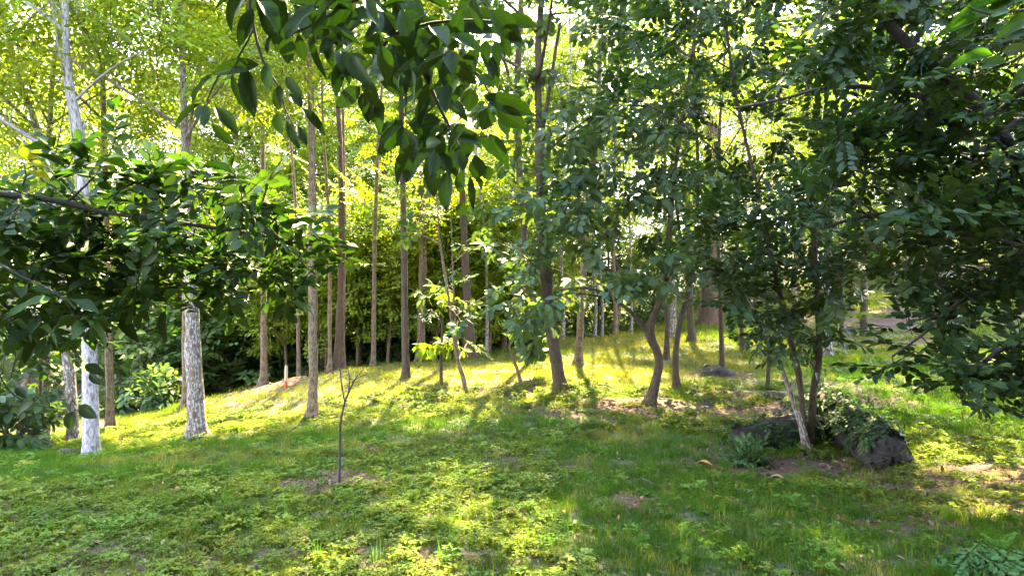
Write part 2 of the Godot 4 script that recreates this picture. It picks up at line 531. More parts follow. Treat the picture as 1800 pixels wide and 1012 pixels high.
# stems: list of [[px, py, width px], ...] at distance d; the first starts on the ground.
func tree(o: Dictionary) -> Node3D:
	rng.seed = hash(o.label) + int(o.get("seed", 0))
	var d: float = o.d
	var first: Array = o.stems[0]
	var base := pix(first[0][0], first[0][1], d)
	base.y = ground_y(base.x, base.z)
	var root := thing(o.get("name", "tree"), o.label, o.get("category", "tree"), base, o.get("group", ""))
	var foot := pix(first[0][0], first[0][1], d)
	var bk: Material = o.bark
	var skeleton := PackedVector3Array()   # points limbs may grow from, local
	var srad := PackedFloat32Array()
	var si := 0
	for stem in o.stems:
		var p := PackedVector3Array()
		var r := PackedFloat32Array()
		var k0 := 0
		for k in stem:
			var dd: float = d + (k[3] if k.size() > 3 else 0.0)
			p.append(pix(k[0], k[1], dd) - foot)
			r.append(k[2] * d / FL * 0.5)
			k0 += 1
		if si == 0 or o.get("clump_stems", false):
			var off: float = p[0].y
			var gy := ground_y(base.x + p[0].x, base.z + p[0].z) - base.y
			if o.get("clump_stems", false) and si > 0: off = p[0].y - gy
			else: gy = 0.0
			if si > 0: p[0].y = gy
		var h: float = o.get("h", 0.0)
		if o.get("group", "") in OPEN_GROUPS: h = maxf(14.5, (d - 11.0) * 1.43 + 2.5)
		if h > 0.0 and si == 0:
			var last := p[p.size() - 1]
			var prev := p[p.size() - 2]
			var lean := (last - prev).normalized()
			var lr := r[r.size() - 1]
			var left := h - last.y
			if left > 0.4:
				var q := last
				for s in 3:
					lean = (lean + Vector3(rng.randf_range(-0.12, 0.12), 0.25, rng.randf_range(-0.12, 0.12))).normalized()
					q = q + lean * left / 3.0
					p.append(q); r.append(maxf(0.012, lr * (1.0 - (s + 1) * 0.29)))
		if si == 0 or o.get("clump_stems", false):
			p.insert(0, p[0] - Vector3(0, 0.3, 0)); r.insert(0, r[0])
		var sp := smooth_path(p, r, 0.22 if d < 16.0 else 0.4)
		var b := MB.new()
		var rootflare: float = o.get("flare", 0.55) if (si == 0 or o.get("clump_stems", false)) else 0.0
		b.tube(sp[0], sp[1], 14 if d < 17.0 else 9, Color.WHITE, bump, o.get("gnarl", 0.35), false, o.get("lobes", 5), rootflare, o.get("flare_h", 0.17), 0.5)
		part("trunk" if si == 0 or o.get("clump_stems", false) else "limb", b.mesh(o.barks[si] if o.has("barks") else bk), root)
		for k in range(0, sp[0].size()):
			skeleton.append(sp[0][k]); srad.append(sp[1][k])
		si += 1
	# clump centres
	var cl := PackedVector3Array()
	if o.has("poly"):
		for z in o.poly:
			for q in in_poly(PackedVector2Array(z[0]), z[1], z[2], z[3]): cl.append(q - base)
	if o.has("along"):
		for z in o.along:
			var n: int = z[1]
			for k in n:
				var t: float = float(k) / maxf(1.0, n - 1) * (z[0].size() - 1)
				var i := mini(int(t), z[0].size() - 2)
				var a: Array = z[0][i]
				var e: Array = z[0][i + 1]
				var f: float = t - i
				var sp2: float = z[2]
				cl.append(pix(lerpf(a[0], e[0], f) + rng.randfn() * sp2, lerpf(a[1], e[1], f) + rng.randfn() * sp2, lerpf(a[2], e[2], f) + rng.randf_range(-0.4, 0.4)) - base)
	if o.has("crown"):
		var c: Array = o.crown.duplicate()   # from height, to height, radius, clumps
		if o.get("group", "") in OPEN_GROUPS and o.d > 16.0:   # a few loose side shoots lower down
			for k in 2:
				var a := rng.randf() * TAU
				var hh := rng.randf_range(4.0, 8.0)
				var q := Vector3.ZERO
				for v in skeleton:
					if v.y <= hh: q = v
				cl.append(q + Vector3(cos(a), 0.2, sin(a)) * rng.randf_range(0.5, 1.4))
		if o.get("group", "") in OPEN_GROUPS:   # crowns shaped high out of view to steer sun onto the mound
			if o.d > 17.5:
				c[2] *= 0.8
				c[0] = (o.d + c[2] - 12.6) * 1.43
				c[1] = c[0] + 3.0
				c[3] = int(c[3] * 0.5)
			else:
				c[0] = 9.0
				c[1] = 15.0
				c[2] *= 1.4
				c[3] = int(c[3] * 2.6)
		var axis := skeleton
		for k in int(c[3]):
			var t := rng.randf()
			var hgt: float = lerpf(c[0], c[1], t)
			var prof := sqrt(maxf(0.05, 1.0 - pow(absf(t - 0.42) / 0.6, 2.2)))
			var a := rng.randf() * TAU
			var rr: float = c[2] * prof * pow(rng.randf(), 0.42)
			var ax := Vector3.ZERO
			var bd := 1e9
			for s in axis:
				if absf(s.y - hgt) < bd: bd = absf(s.y - hgt); ax = s
			cl.append(Vector3(ax.x + cos(a) * rr, hgt, ax.z + sin(a) * rr))
	if cl.is_empty(): return root
	# main limbs reach some clumps, the rest hang on the nearest wood
	var nl: int = mini(o.get("limbs", 8), cl.size())
	var taken := {}
	var wood := skeleton.duplicate()
	var wrad := srad.duplicate()
	var far := PackedFloat32Array()
	far.resize(cl.size()); far.fill(1e9)
	var pick := 0
	var low: float = o.get("lowest", 1.2)
	for k in nl:
		taken[pick] = true
		var tg := cl[pick]
		var best := -1
		var bs := 1e9
		for i in skeleton.size():
			var s := skeleton[i]
			if s.y < low: continue
			var hd := Vector2(s.x - tg.x, s.z - tg.z).length()
			var score := absf(s.y - (tg.y - hd * 0.55)) + 0.25 * hd + (0.6 if s.y > tg.y else 0.0)
			if score < bs: bs = score; best = i
		if best >= 0:
			var s := skeleton[best]
			var r0 := minf(srad[best] * 0.6, 0.012 + 0.012 * s.distance_to(tg))
			var ctl := s.lerp(tg, 0.5) + Vector3(rng.randf_range(-0.2, 0.2), 0.12 * s.distance_to(tg), rng.randf_range(-0.2, 0.2))
			var pth := bend(s, ctl, tg, 7)
			var b := MB.new()
			var rr := tapered(8, r0, 0.006)
			b.tube(pth, rr, 6, Color.WHITE, bump, 0.3, false, 0, 0.0, 0.3, 0.5)
			part("limb", b.mesh(bk if o.get("limb_bark", true) else M.twig), root)
			for i in range(2, 8):
				wood.append(pth[i]); wrad.append(rr[i])
		var nx := 0
		for i in cl.size():
			far[i] = minf(far[i], cl[i].distance_to(tg))
			if far[i] > far[nx] and not taken.has(i): nx = i
		pick = nx
	var tb := MB.new()
	var xf := {}
	var cs := {}
	var kinds: Array = o.leaf     # [[kind, share], ...]
	var tint: Color = o.tint
	var per: int = o.get("per", 5)
	var look := rng.randi()
	var looks := 1 if cl.size() < 24 else 2
	var cr: float = o.get("cr", 0.45)
	var sz: float = o.get("size", 1.0)
	for i in cl.size():
		var tg := cl[i]
		var best := 0
		var bs := 1e9
		for j in wood.size():
			if wood[j].y < low * 0.6 and wood[j].y < tg.y - 0.5: continue
			var q := wood[j].distance_squared_to(tg)
			if q < bs: bs = q; best = j
		var s := wood[best]
		if not taken.has(i) and bs > 0.02:
			var ctl := s.lerp(tg, 0.5) + Vector3(rng.randf_range(-0.1, 0.1), 0.1 * sqrt(bs), rng.randf_range(-0.1, 0.1))
			tb.tube(bend(s, ctl, tg, 4), tapered(5, minf(wrad[best] * 0.7, 0.006 + 0.006 * sqrt(bs)), 0.004), 4, Color.WHITE, null, 0.0, false, 0, 0.0, 0.3, 0.5)
		var outw := (tg - s).normalized() if bs > 0.01 else rdir()
		var clump_tint := jcol(tint, o.get("vary", 0.22))
		if d >= 12.0 and per > 2:
			var kd: String = kinds[rng.randi() % kinds.size()] if cl.size() > 30 else kinds[0]
			var va := "*" + kd + str((look + rng.randi() % looks) % 4)
			if not xf.has(va): xf[va] = []; cs[va] = []
			var bs2 := Basis(Vector3.UP, rng.randf() * TAU).rotated(rdir(), rng.randf() * 0.5) * (0.5 * (cr / 0.45 + sz) * rng.randf_range(0.85, 1.15))
			xf[va].append(Transform3D(bs2, tg))
			cs[va].append(clump_tint)
			continue
		for k in per:
			var off := rdir() * cr * pow(rng.randf(), 0.5)
			off.y *= 0.6
			var p := tg + off
			var dir := (outw * 0.6 + off.normalized() * 0.9 + Vector3(0, o.get("droop", 0.05), 0) + rdir() * 0.4).normalized()
			var up := Vector3.UP + rdir() * 0.35
			var xx := dir.cross(up).normalized()
			var zz := xx.cross(dir).normalized()
			var sc := sz * rng.randf_range(0.75, 1.25)
			var kd: String = kinds[rng.randi() % kinds.size()]
			var va := kd + str(rng.randi() % 3)
			if not xf.has(va): xf[va] = []; cs[va] = []
			xf[va].append(Transform3D(Basis(xx * sc, dir * sc, zz * sc), p - dir * 0.12 * sc))
			cs[va].append(jcol(clump_tint, 0.12))
	if tb.v.size() > 0:
		part("twigs", tb.mesh(bk if o.get("limb_bark", true) else M.twig), root).set_meta("kind", "stuff")
	for va in xf:
		scatter("crown", clumps[va.substr(1)] if va.begins_with("*") else sprigs[va], xf[va], cs[va], root)
	return root

# ---------------------------------------------------------------- big single leaves
var big := []          # meshes
var bigmats := {}

func big_leaf_mesh(droop: float, fold: float, wave: float, ratio: float) -> ArrayMesh:
	# length 1 along +Y, width 1 along X, normal +Z; ratio shifts the widest point
	var b := MB.new()
	var segs := 8
	for i in segs + 1:
		var t := float(i) / segs
		var w := pow(sin(PI * pow(t, ratio)), 0.8) * 0.5 * (1.0 - 0.15 * t)
		if i == segs: w = 0.0
		if i == 0: w = 0.02
		var zc := -droop * t * t
		var tx := wave * sin(t * 9.0) * 0.03
		for k in 3:
			var s := k - 1.0
			var p := Vector3(s * w, t, zc + absf(s) * w * fold + s * tx)
			var nn := Vector3(-s * fold, 2.0 * droop * t, 1.0).normalized()
			b.vert(p, nn, Color.WHITE, Vector2(0.5 + s * w, t))
	for i in segs:
		for k in 2:
			var a := i * 3 + k
			b.tri(a, a + 3, a + 1); b.tri(a + 1, a + 3, a + 4)
	# petiole
	b.tube(PackedVector3Array([Vector3(0, -0.12, 0.01), Vector3(0, 0.02, 0)]), PackedFloat32Array([0.014, 0.012]), 4, Color.WHITE)
	return b.mesh(null)

func big_mat(key: String) -> StandardMaterial3D:
	if bigmats.has(key): return bigmats[key]
	var c: Color = {"mature": Color(0.034, 0.062, 0.018), "green": Color(0.042, 0.085, 0.018), "young": Color(0.055, 0.12, 0.02), "yellow": Color(0.42, 0.40, 0.03), "dull": Color(0.045, 0.06, 0.03)}[key]
	# full-grown leaves are leathery and let little light through, young ones are thin
	var m := leaf_mat(0.5, Color(0.8, 0.95, 0.35) if key in ["young", "yellow"] else Color(0.4, 0.5, 0.2), 0.2, M.veins)
	m.vertex_color_use_as_albedo = false
	m.albedo_color = c.linear_to_srgb()
	bigmats[key] = m
	return m

func put_leaf(parent: Node3D, base: Vector3, tip: Vector3, wide: float, face: Vector3, key: String) -> void:
	var y := tip - base
	var ln := y.length()
	var yn := y / ln
	var xn := yn.cross(face).normalized()
	var zn := xn.cross(yn).normalized()
	var o := MeshInstance3D.new()
	o.name = "leaf"
	o.mesh = big[rng.randi() % big.size()]
	o.material_override = null
	o.set_surface_override_material(0, big_mat(key))
	o.transform = Transform3D(Basis(xn * wide, yn * ln, zn * ln), base - parent.position)
	parent.add_child(o, true)

func wood(parent: Node3D, called: String, pts: Array, dflt: float, mat: Material) -> void:
	var p := PackedVector3Array()
	var r := PackedFloat32Array()
	for k in pts:
		var dd: float = k[3] if k.size() > 3 else dflt
		p.append(pix(k[0], k[1], dd) - parent.position)
		r.append(k[2] * dd / FL * 0.5)
	var sp := smooth_path(p, r, 0.08)
	var b := MB.new()
	b.tube(sp[0], sp[1], 7, Color.WHITE, bump, 0.5, false, 0, 0.0, 0.3, 0.3)
	part(called, b.mesh(mat), parent)

# leaves round a twig end: centre px, py, d; n; length px; keys; rise (1 = pointing up, -1 = hanging)
func whorl(parent: Node3D, px: float, py: float, d: float, n: int, lpx: float, keys: Array, rise: float) -> void:
	var c := pix(px, py, d)
	for k in n:
		var a := TAU * k / n + rng.randf_range(-0.4, 0.4)
		var el := rise * rng.randf_range(0.1, 0.9) + rng.randf_range(-0.3, 0.3)
		var dir := Vector3(cos(a), el, sin(a) * 0.8).normalized()
		var ln := lpx * d / FL * rng.randf_range(0.75, 1.15)
		var b := c + dir * ln * 0.15 + rdir() * ln * 0.12
		var face := (Vector3.UP * 1.0 + rdir() * 0.6)
		put_leaf(parent, b, b + dir * ln, ln * rng.randf_range(0.36, 0.46), face.normalized(), keys[rng.randi() % keys.size()])

func _ready() -> void:
	# ------------------------------------------------------------ camera, sky, sun
	var cam := Camera3D.new()
	cam.name = "camera"
	cam.position = Vector3(0, EYE, 0)
	cam.fov = rad_to_deg(2.0 * atan(506.0 / FL))
	cam.near = 0.05
	cam.far = 900.0
	add_child(cam)
	cam.current = true
	var we := WorldEnvironment.new()
	we.name = "environment"
	var env := Environment.new()
	var sm := ProceduralSkyMaterial.new()
	sm.sky_top_color = Color(0.62, 0.70, 0.86)
	sm.sky_horizon_color = Color(0.93, 0.92, 0.95)
	sm.sky_curve = 0.25
	sm.ground_bottom_color = Color(0.2, 0.22, 0.15)
	sm.ground_horizon_color = Color(0.5, 0.52, 0.45)
	sm.sun_angle_max = 40.0
	sm.sun_curve = 0.12
	var sky := Sky.new()
	sky.sky_material = sm
	env.background_mode = Environment.BG_SKY
	env.sky = sky
	env.background_energy_multiplier = 1.0
	env.tonemap_mode = Environment.TONE_MAPPER_LINEAR
	env.tonemap_exposure = 23.0
	env.sdfgi_enabled = true
	env.ssao_enabled = true
	env.ssil_enabled = true
	we.environment = env
	add_child(we)
	var sun := DirectionalLight3D.new()
	sun.name = "sun"
	sun.light_energy = 1.6
	sun.light_angular_distance = 0.55
	sun.light_color = Color(1.0, 0.91, 0.70)
	sun.shadow_enabled = true
	add_child(sun)
	var az := deg_to_rad(8.0)
	var el := deg_to_rad(55.0)
	var towards := Vector3(sin(az) * cos(el), sin(el), -cos(az) * cos(el))
	sun.look_at_from_position(towards * 50.0, Vector3.ZERO, Vector3.UP)

	rng.seed = 5
	bump = fnl(3, 0.6, 3)
	patch = fnl(21, 0.12, 4)
	make_materials()
	for kd in ["fine", "broad", "gloss", "teak"]:
		for v in 3:
			rng.seed = hash(kd) + v
			sprigs[kd + str(v)] = sprig(kd)
	for kd in ["fine", "broad", "gloss"]:
		for v in 4:
			rng.seed = hash(kd) + 50 + v
			clumps[kd + str(v)] = clump(kd, 4 if kd == "broad" else 6)
	big = [big_leaf_mesh(0.18, 0.3, 0.5, 1.0), big_leaf_mesh(0.38, 0.4, 1.0, 0.9), big_leaf_mesh(0.1, 0.2, 1.4, 1.12), big_leaf_mesh(-0.1, 0.45, 0.8, 1.0), big_leaf_mesh(0.28, 0.1, 1.6, 0.85)]
	print("materials ", Time.get_ticks_msec())
	build_ground()
	print("ground ", Time.get_ticks_msec())
	build_trees()
	print("trees ", Time.get_ticks_msec())
	build_background()
	print("background ", Time.get_ticks_msec())
	build_young()
	build_behind()
	build_near_trees()
	build_objects()
	print("near ", Time.get_ticks_msec())
	build_cover()
	print("cover ", Time.get_ticks_msec())

# ---------------------------------------------------------------- ground sheet
func build_ground() -> void:
	solve_terrain()
	prepare_cover()
	gh.resize(GNX * GNZ)
	for j in GNZ:
		for i in GNX:
			gh[j * GNX + i] = raw_height(GX0 + i * GS, GZ0 - j * GS)
	var xs := PackedFloat32Array([-420.0, -240.0, -140.0, -90.0, -65.0, -50.0, -40.0])
	for i in GNX: xs.append(GX0 + i * GS)
	for x in [40.0, 50.0, 65.0, 90.0, 140.0, 240.0, 420.0]: xs.append(x)
	var zs := PackedFloat32Array([300.0, 150.0, 80.0, 40.0, 20.0, 11.0])
	for j in GNZ: zs.append(GZ0 - j * GS)
	for z in [-58.0, -64.0, -75.0, -95.0, -130.0, -200.0, -320.0, -500.0]: zs.append(z)
	var b := MB.new()
	var nx := xs.size()
	var h := PackedFloat32Array()
	h.resize(nx * zs.size())
	for j in zs.size():
		for i in nx:
			var inner := i >= 7 and i < 7 + GNX and j >= 6 and j < 6 + GNZ
			h[j * nx + i] = gh[(j - 6) * GNX + i - 7] if inner else raw_height(xs[i], zs[j])
	var earth := Color(0.064, 0.03, 0.012)
	var green := Color(0.06, 0.078, 0.026)
	for j in zs.size():
		for i in nx:
			var x := xs[i]
			var z := zs[j]
			var bare := bareness(x, z)
			var col := green.lerp(earth, clampf(bare * 1.5, 0.0, 1.0)) * (1.0 + 0.3 * patch.get_noise_2d(x * 12.0, z * 12.0))
			var i0 := maxi(i - 1, 0)
			var i1 := mini(i + 1, nx - 1)
			var j0 := maxi(j - 1, 0)
			var j1 := mini(j + 1, zs.size() - 1)
			var gxv := (h[j * nx + i1] - h[j * nx + i0]) / (xs[i1] - xs[i0])
			var gzv := (h[j1 * nx + i] - h[j0 * nx + i]) / (zs[j1] - zs[j0])
			b.vert(Vector3(x, h[j * nx + i], z), Vector3(-gxv, 1, -gzv).normalized(), col, Vector2(x, z))
	for j in zs.size() - 1:
		for i in nx - 1:
			var a := j * nx + i
			b.tri(a, a + nx, a + 1); b.tri(a + 1, a + nx, a + nx + 1)
	var m := StandardMaterial3D.new()
	m.vertex_color_use_as_albedo = true
	m.roughness = 0.95
	var im := Image.create(512, 512, false, Image.FORMAT_RGB8)
	var hm := Image.create(512, 512, false, Image.FORMAT_RGB8)
	var f1 := fnl(41, 0.03, 5).get_seamless_image(512, 512)
	var f2 := fnl(42, 0.012, 3, FastNoiseLite.TYPE_CELLULAR).get_seamless_image(512, 512)
	var f3 := fnl(43, 0.06, 3).get_seamless_image(512, 512)
	for y in 512:
		for x in 512:
			var a := f1.get_pixel(x, y).r
			var c := f2.get_pixel(x, y).r
			var e := f3.get_pixel(x, y).r
			var k := clampf(0.35 + 0.75 * a + 0.25 * (e - 0.5), 0.1, 1.0)
			var col := Color(k, k * (0.94 + 0.1 * c), k * (0.9 + 0.15 * e))
			if e > 0.66: col = col.lerp(Color(1.0, 0.95, 0.8), 0.5)
			im.set_pixel(x, y, col.linear_to_srgb())
			var q := clampf(0.6 * a + 0.4 * e, 0.0, 1.0)
			hm.set_pixel(x, y, Color(q, q, q))
	m.albedo_texture = img_tex(im)
	m.heightmap_enabled = true
	m.heightmap_texture = img_tex(hm)
	m.heightmap_scale = 2.5
	m.uv1_triplanar = true
	m.uv1_world_triplanar = true
	m.uv1_scale = Vector3(0.55, 0.55, 0.55)
	var g := part("ground", b.mesh(m), self)
	g.set_meta("kind", "structure")
	g.set_meta("label", "grassy forest clearing rising to a low mound with bare red earth patches")
	g.set_meta("category", "ground")

# ---------------------------------------------------------------- trees that stand on the clearing
const SUNNY := Color(0.185, 0.245, 0.02)  # yellow-green leaf colour of the lime-leaved trees
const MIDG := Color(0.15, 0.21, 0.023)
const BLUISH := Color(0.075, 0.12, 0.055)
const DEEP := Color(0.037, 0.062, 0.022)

func build_trees() -> void:
	var pale := "pale barked trees standing in the dip"
	tree({"label": "thick white trunk banded with grey, beside a dark mossy stump", "name": "pale_bark_tree", "d": 11.0, "bark": M.white, "h": 12.5, "flare": 0.3, "gnarl": 0.12,
		"stems": [[[160, 803, 28], [159, 720, 25], [157, 620, 24], [152, 430, 20], [138, 240, 16], [118, 110, 13]]], "crown": [5.6, 14.0, 3.0, 50], "size": 1.2, "limbs": 10, "lowest": 4.0, "leaf": ["fine"], "tint": MIDG, "per": 6, "cr": 0.55, "group": pale})
	tree({"label": "thin pole-like white stem pressed against the thick white trunk", "name": "pale_bark_tree", "d": 11.15, "bark": M.white, "h": 9.0, "flare": 0.1, "gnarl": 0.1,
		"stems": [[[149, 800, 10], [148, 700, 9], [147, 600, 9], [140, 400, 7]]], "crown": [6.0, 9.0, 1.2, 8], "limbs": 4, "lowest": 4.0, "leaf": ["fine"], "tint": MIDG, "group": pale})
	tree({"label": "leaning pale trunk mottled brown and white, behind the dark mossy stump", "name": "pale_bark_tree", "d": 13.0, "bark": M.pale, "h": 12.0, "flare": 0.3,
		"stems": [[[129, 778, 21], [124, 690, 18], [117, 610, 17], [105, 450, 14], [70, 250, 11], [30, 130, 9]]], "crown": [5.0, 12.0, 2.8, 34], "limbs": 10, "lowest": 3.6, "leaf": ["fine"], "tint": SUNNY, "per": 6, "cr": 0.55, "group": pale})
	tree({"label": "straight pale trunk next to a thin reddish stem, near the earth bank", "name": "pale_bark_tree", "d": 13.5, "bark": M.pale, "h": 12.0,
		"stems": [[[78, 782, 16], [80, 690, 14], [81, 600, 13], [80, 400, 10], [90, 150, 8]]], "crown": [4.6, 12.0, 2.6, 32], "limbs": 10, "lowest": 3.4, "leaf": ["fine"], "tint": SUNNY, "per": 6, "cr": 0.5, "group": pale})
	tree({"label": "thin reddish stem touching the straight pale trunk near the earth bank", "name": "slender_tree", "d": 13.7, "bark": M.red, "h": 7.0,
		"stems": [[[68, 780, 8], [70, 700, 7], [71, 600, 6], [72, 450, 5]]], "crown": [4.2, 7.0, 1.0, 8], "limbs": 4, "lowest": 3.0, "leaf": ["fine"], "tint": MIDG, "group": pale})
	tree({"label": "narrow yellowish pale trunk standing alone behind the thick white trunk", "name": "pale_bark_tree", "d": 14.5, "bark": M.tan, "h": 12.0,
		"stems": [[[193, 765, 16], [192, 690, 13], [190, 600, 12], [186, 400, 10], [180, 150, 8]]], "crown": [6.6, 12.0, 2.0, 22], "limbs": 10, "lowest": 3.4, "leaf": ["fine"], "tint": SUNNY, "per": 6, "cr": 0.5, "group": pale})
	tree({"label": "stout grey-white trunk with reddish buttress roots at the foot of the mound", "name": "pale_bark_tree", "d": 12.6, "bark": M.pale, "h": 15.0, "flare": 0.5, "lobes": 4, "flare_h": 0.28, "gnarl": 0.4,
		"stems": [[[347, 772, 31], [343, 700, 28], [339, 600, 25], [336, 500, 22], [328, 330, 13], [322, 190, 11], [318, 40, 9]]], "crown": [6.4, 15.5, 3.5, 90], "size": 1.3, "limbs": 10, "lowest": 4.0, "leaf": ["fine"], "tint": SUNNY, "per": 6, "cr": 0.55, "group": pale})
	tree({"label": "yellow-brown trunk half hidden behind the stout buttressed trunk", "name": "pale_bark_tree", "d": 17.0, "bark": M.tan, "h": 11.0,
		"stems": [[[327, 716, 15], [325, 600, 12], [326, 450, 11], [327, 300, 9]]], "crown": [7.4, 11.0, 1.6, 12], "limbs": 8, "lowest": 3.4, "leaf": ["fine"], "tint": SUNNY, "per": 6, "cr": 0.55, "group": pale})
	var slim := "slender trunks on the sunlit mound"
	tree({"label": "tall straight speckled brown trunk with a spreading foot, behind the bare sapling", "name": "slender_tree", "d": 13.5, "bark": M.tan, "h": 15.0, "flare": 0.6, "flare_h": 0.16,
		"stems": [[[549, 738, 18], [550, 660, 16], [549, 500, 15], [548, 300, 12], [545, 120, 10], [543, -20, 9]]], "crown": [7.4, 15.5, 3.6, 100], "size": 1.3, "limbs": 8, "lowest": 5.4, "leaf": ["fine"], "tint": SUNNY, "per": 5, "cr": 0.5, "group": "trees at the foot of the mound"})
	tree({"label": "straight tan trunk wrapped in small leaves, beside the strip of bare red earth", "name": "slender_tree", "d": 18.6, "bark": M.tan, "h": 10.0,
		"stems": [[[463, 669, 14], [463, 580, 11], [462, 430, 9], [461, 300, 8]]], "crown": [4.2, 10.0, 2.2, 26], "limbs": 8, "lowest": 3.0, "leaf": ["fine"], "tint": SUNNY, "per": 6, "cr": 0.55, "group": slim})
	tree({"label": "very thin tan trunk behind the wooden marker stake", "name": "slender_tree", "d": 20.5, "bark": M.tan, "h": 10.0,
		"stems": [[[525, 656, 9], [524, 560, 7], [523, 400, 6]]], "crown": [4.0, 10.0, 2.2, 26], "limbs": 8, "lowest": 3.0, "leaf": ["fine"], "tint": SUNNY, "per": 6, "cr": 0.55, "group": slim})
	var trio := "close trio of trunks on the bare earth"
	tree({"label": "thinnest trunk of the close trio rising from bare red earth", "name": "slender_tree", "d": 19.3, "bark": M.tan, "h": 11.0,
		"stems": [[[580, 654, 8], [579, 560, 7], [578, 400, 6]]], "crown": [3.6, 11.0, 2.0, 22], "limbs": 7, "lowest": 2.8, "leaf": ["fine"], "tint": SUNNY, "per": 6, "cr": 0.5, "group": trio})
	tree({"label": "thickest trunk of the close trio rising from bare red earth", "name": "slender_tree", "d": 19.5, "bark": M.red, "h": 12.0, "flare": 0.5,
		"stems": [[[592, 653, 16], [597, 560, 13], [600, 430, 11], [597, 250, 9]]], "crown": [4.0, 12.0, 2.4, 30], "limbs": 9, "lowest": 3.0, "leaf": ["fine"], "tint": SUNNY, "per": 6, "cr": 0.55, "group": trio})
	tree({"label": "mossy yellow trunk of the close trio rising from bare red earth", "name": "slender_tree", "d": 19.8, "bark": M.tan, "h": 10.0,
		"stems": [[[603, 650, 9], [602, 560, 8], [604, 400, 7]]], "crown": [3.8, 10.0, 2.0, 20], "limbs": 7, "lowest": 3.0, "leaf": ["fine"], "tint": SUNNY, "per": 6, "cr": 0.5, "group": trio})
	tree({"label": "thin tan trunk on the grassy crest between the trio and the dark slender trunk", "name": "slender_tree", "d": 20.4, "bark": M.tan, "h": 10.0,
		"stems": [[[656, 645, 9], [657, 560, 8], [659, 400, 7]]], "crown": [3.2, 10.0, 2.3, 28], "limbs": 8, "lowest": 2.6, "leaf": ["fine"], "tint": SUNNY, "per": 6, "cr": 0.55, "group": slim})
	tree({"label": "dark slender trunk midway down the sunlit mound, casting a long shadow", "name": "slender_tree", "d": 16.5, "bark": M.brown, "h": 11.0, "flare": 0.3,
		"stems": [[[714, 668, 15], [712, 590, 13], [710, 440, 11], [706, 260, 9], [702, 80, 7]]], "crown": [3.4, 11.0, 1.9, 20], "limbs": 8, "lowest": 2.6, "leaf": ["fine"], "tint": SUNNY, "per": 5, "cr": 0.5, "group": slim})
	tree({"label": "twin-looking yellow trunk on the crest, the straighter one of two", "name": "slender_tree", "d": 21.0, "bark": M.tan, "h": 10.0,
		"stems": [[[734, 640, 10], [738, 560, 8], [740, 400, 7]]], "crown": [3.4, 10.0, 2.2, 24], "limbs": 8, "lowest": 2.6, "leaf": ["fine"], "tint": SUNNY, "per": 6, "cr": 0.55, "group": slim})
	tree({"label": "thin mossy trunk on the crest touching the straighter yellow trunk", "name": "slender_tree", "d": 21.4, "bark": M.tan, "h": 9.0,
		"stems": [[[745, 639, 8], [744, 560, 7], [747, 420, 6]]], "crown": [3.4, 9.0, 1.8, 16], "limbs": 6, "lowest": 2.6, "leaf": ["fine"], "tint": SUNNY, "per": 6, "cr": 0.5, "group": slim})
	tree({"label": "thick dark mossy trunk on the crest with leafy shoots around it", "name": "slender_tree", "d": 20.6, "bark": M.brown, "h": 11.0, "flare": 0.4,
		"stems": [[[830, 640, 20], [824, 560, 16], [817, 450, 13], [812, 300, 10]]], "crown": [2.6, 11.0, 2.4, 30], "limbs": 9, "lowest": 2.0, "leaf": ["fine"], "tint": SUNNY, "per": 6, "cr": 0.55, "group": slim})
	tree({"label": "short stick-thin stem with leafy top, beside the leaning leafy sapling", "name": "sapling", "d": 15.6, "bark": M.brown, "h": 2.6, "flare": 0.0,
		"stems": [[[776, 674, 6], [775, 630, 5], [777, 580, 4]]], "crown": [1.0, 2.6, 0.7, 9], "limbs": 4, "lowest": 0.6, "leaf": ["broad"], "tint": MIDG, "per": 2, "cr": 0.25, "size": 0.9, "group": "young saplings on the mound"})
	tree({"label": "leaning leafy sapling with a bent pale stem on the bright slope", "name": "sapling", "d": 15.0, "bark": M.tan, "h": 4.8, "flare": 0.0,
		"stems": [[[819, 691, 9], [813, 660, 8], [805, 635, 7], [797, 590, 6], [788, 520, 5], [772, 420, 4]], [[805, 635, 5], [800, 570, 4], [796, 480, 3], [793, 380, 2]]], "crown": [1.0, 4.8, 1.0, 14], "limbs": 8, "lowest": 0.6, "leaf": ["broad", "fine"], "tint": BLUISH, "per": 2, "cr": 0.3, "size": 0.8, "group": "young saplings on the mound"})
	tree({"label": "small leaning sapling topped by huge rounded leaves, on the bright slope", "name": "sapling", "d": 15.6, "bark": M.tan, "h": 0.0, "flare": 0.0,
		"stems": [[[915, 670, 7], [908, 645, 6], [901, 625, 5], [896, 606, 4]]], "poly": [[[Vector2(850, 560), Vector2(940, 560), Vector2(950, 615), Vector2(860, 612)], 8, 15.2, 16.0]], "limbs": 3, "lowest": 0.3, "leaf": ["teak"], "tint": BLUISH, "per": 2, "cr": 0.15, "size": 0.85, "group": "young saplings on the mound"})
	tree({"label": "dark trunk uphill of the huge-leaved sapling, forking high up", "name": "slender_tree", "d": 18.6, "bark": M.brown, "h": 9.0,
		"stems": [[[931, 642, 12], [928, 560, 12], [920, 400, 12], [908, 200, 12], [914, 60, 11]], [[908, 200, 7], [890, 120, 6], [860, 60, 4]]], "crown": [2.8, 9.0, 1.9, 18], "limbs": 7, "lowest": 2.0, "leaf": ["fine"], "tint": SUNNY, "per": 6, "cr": 0.5, "group": slim})
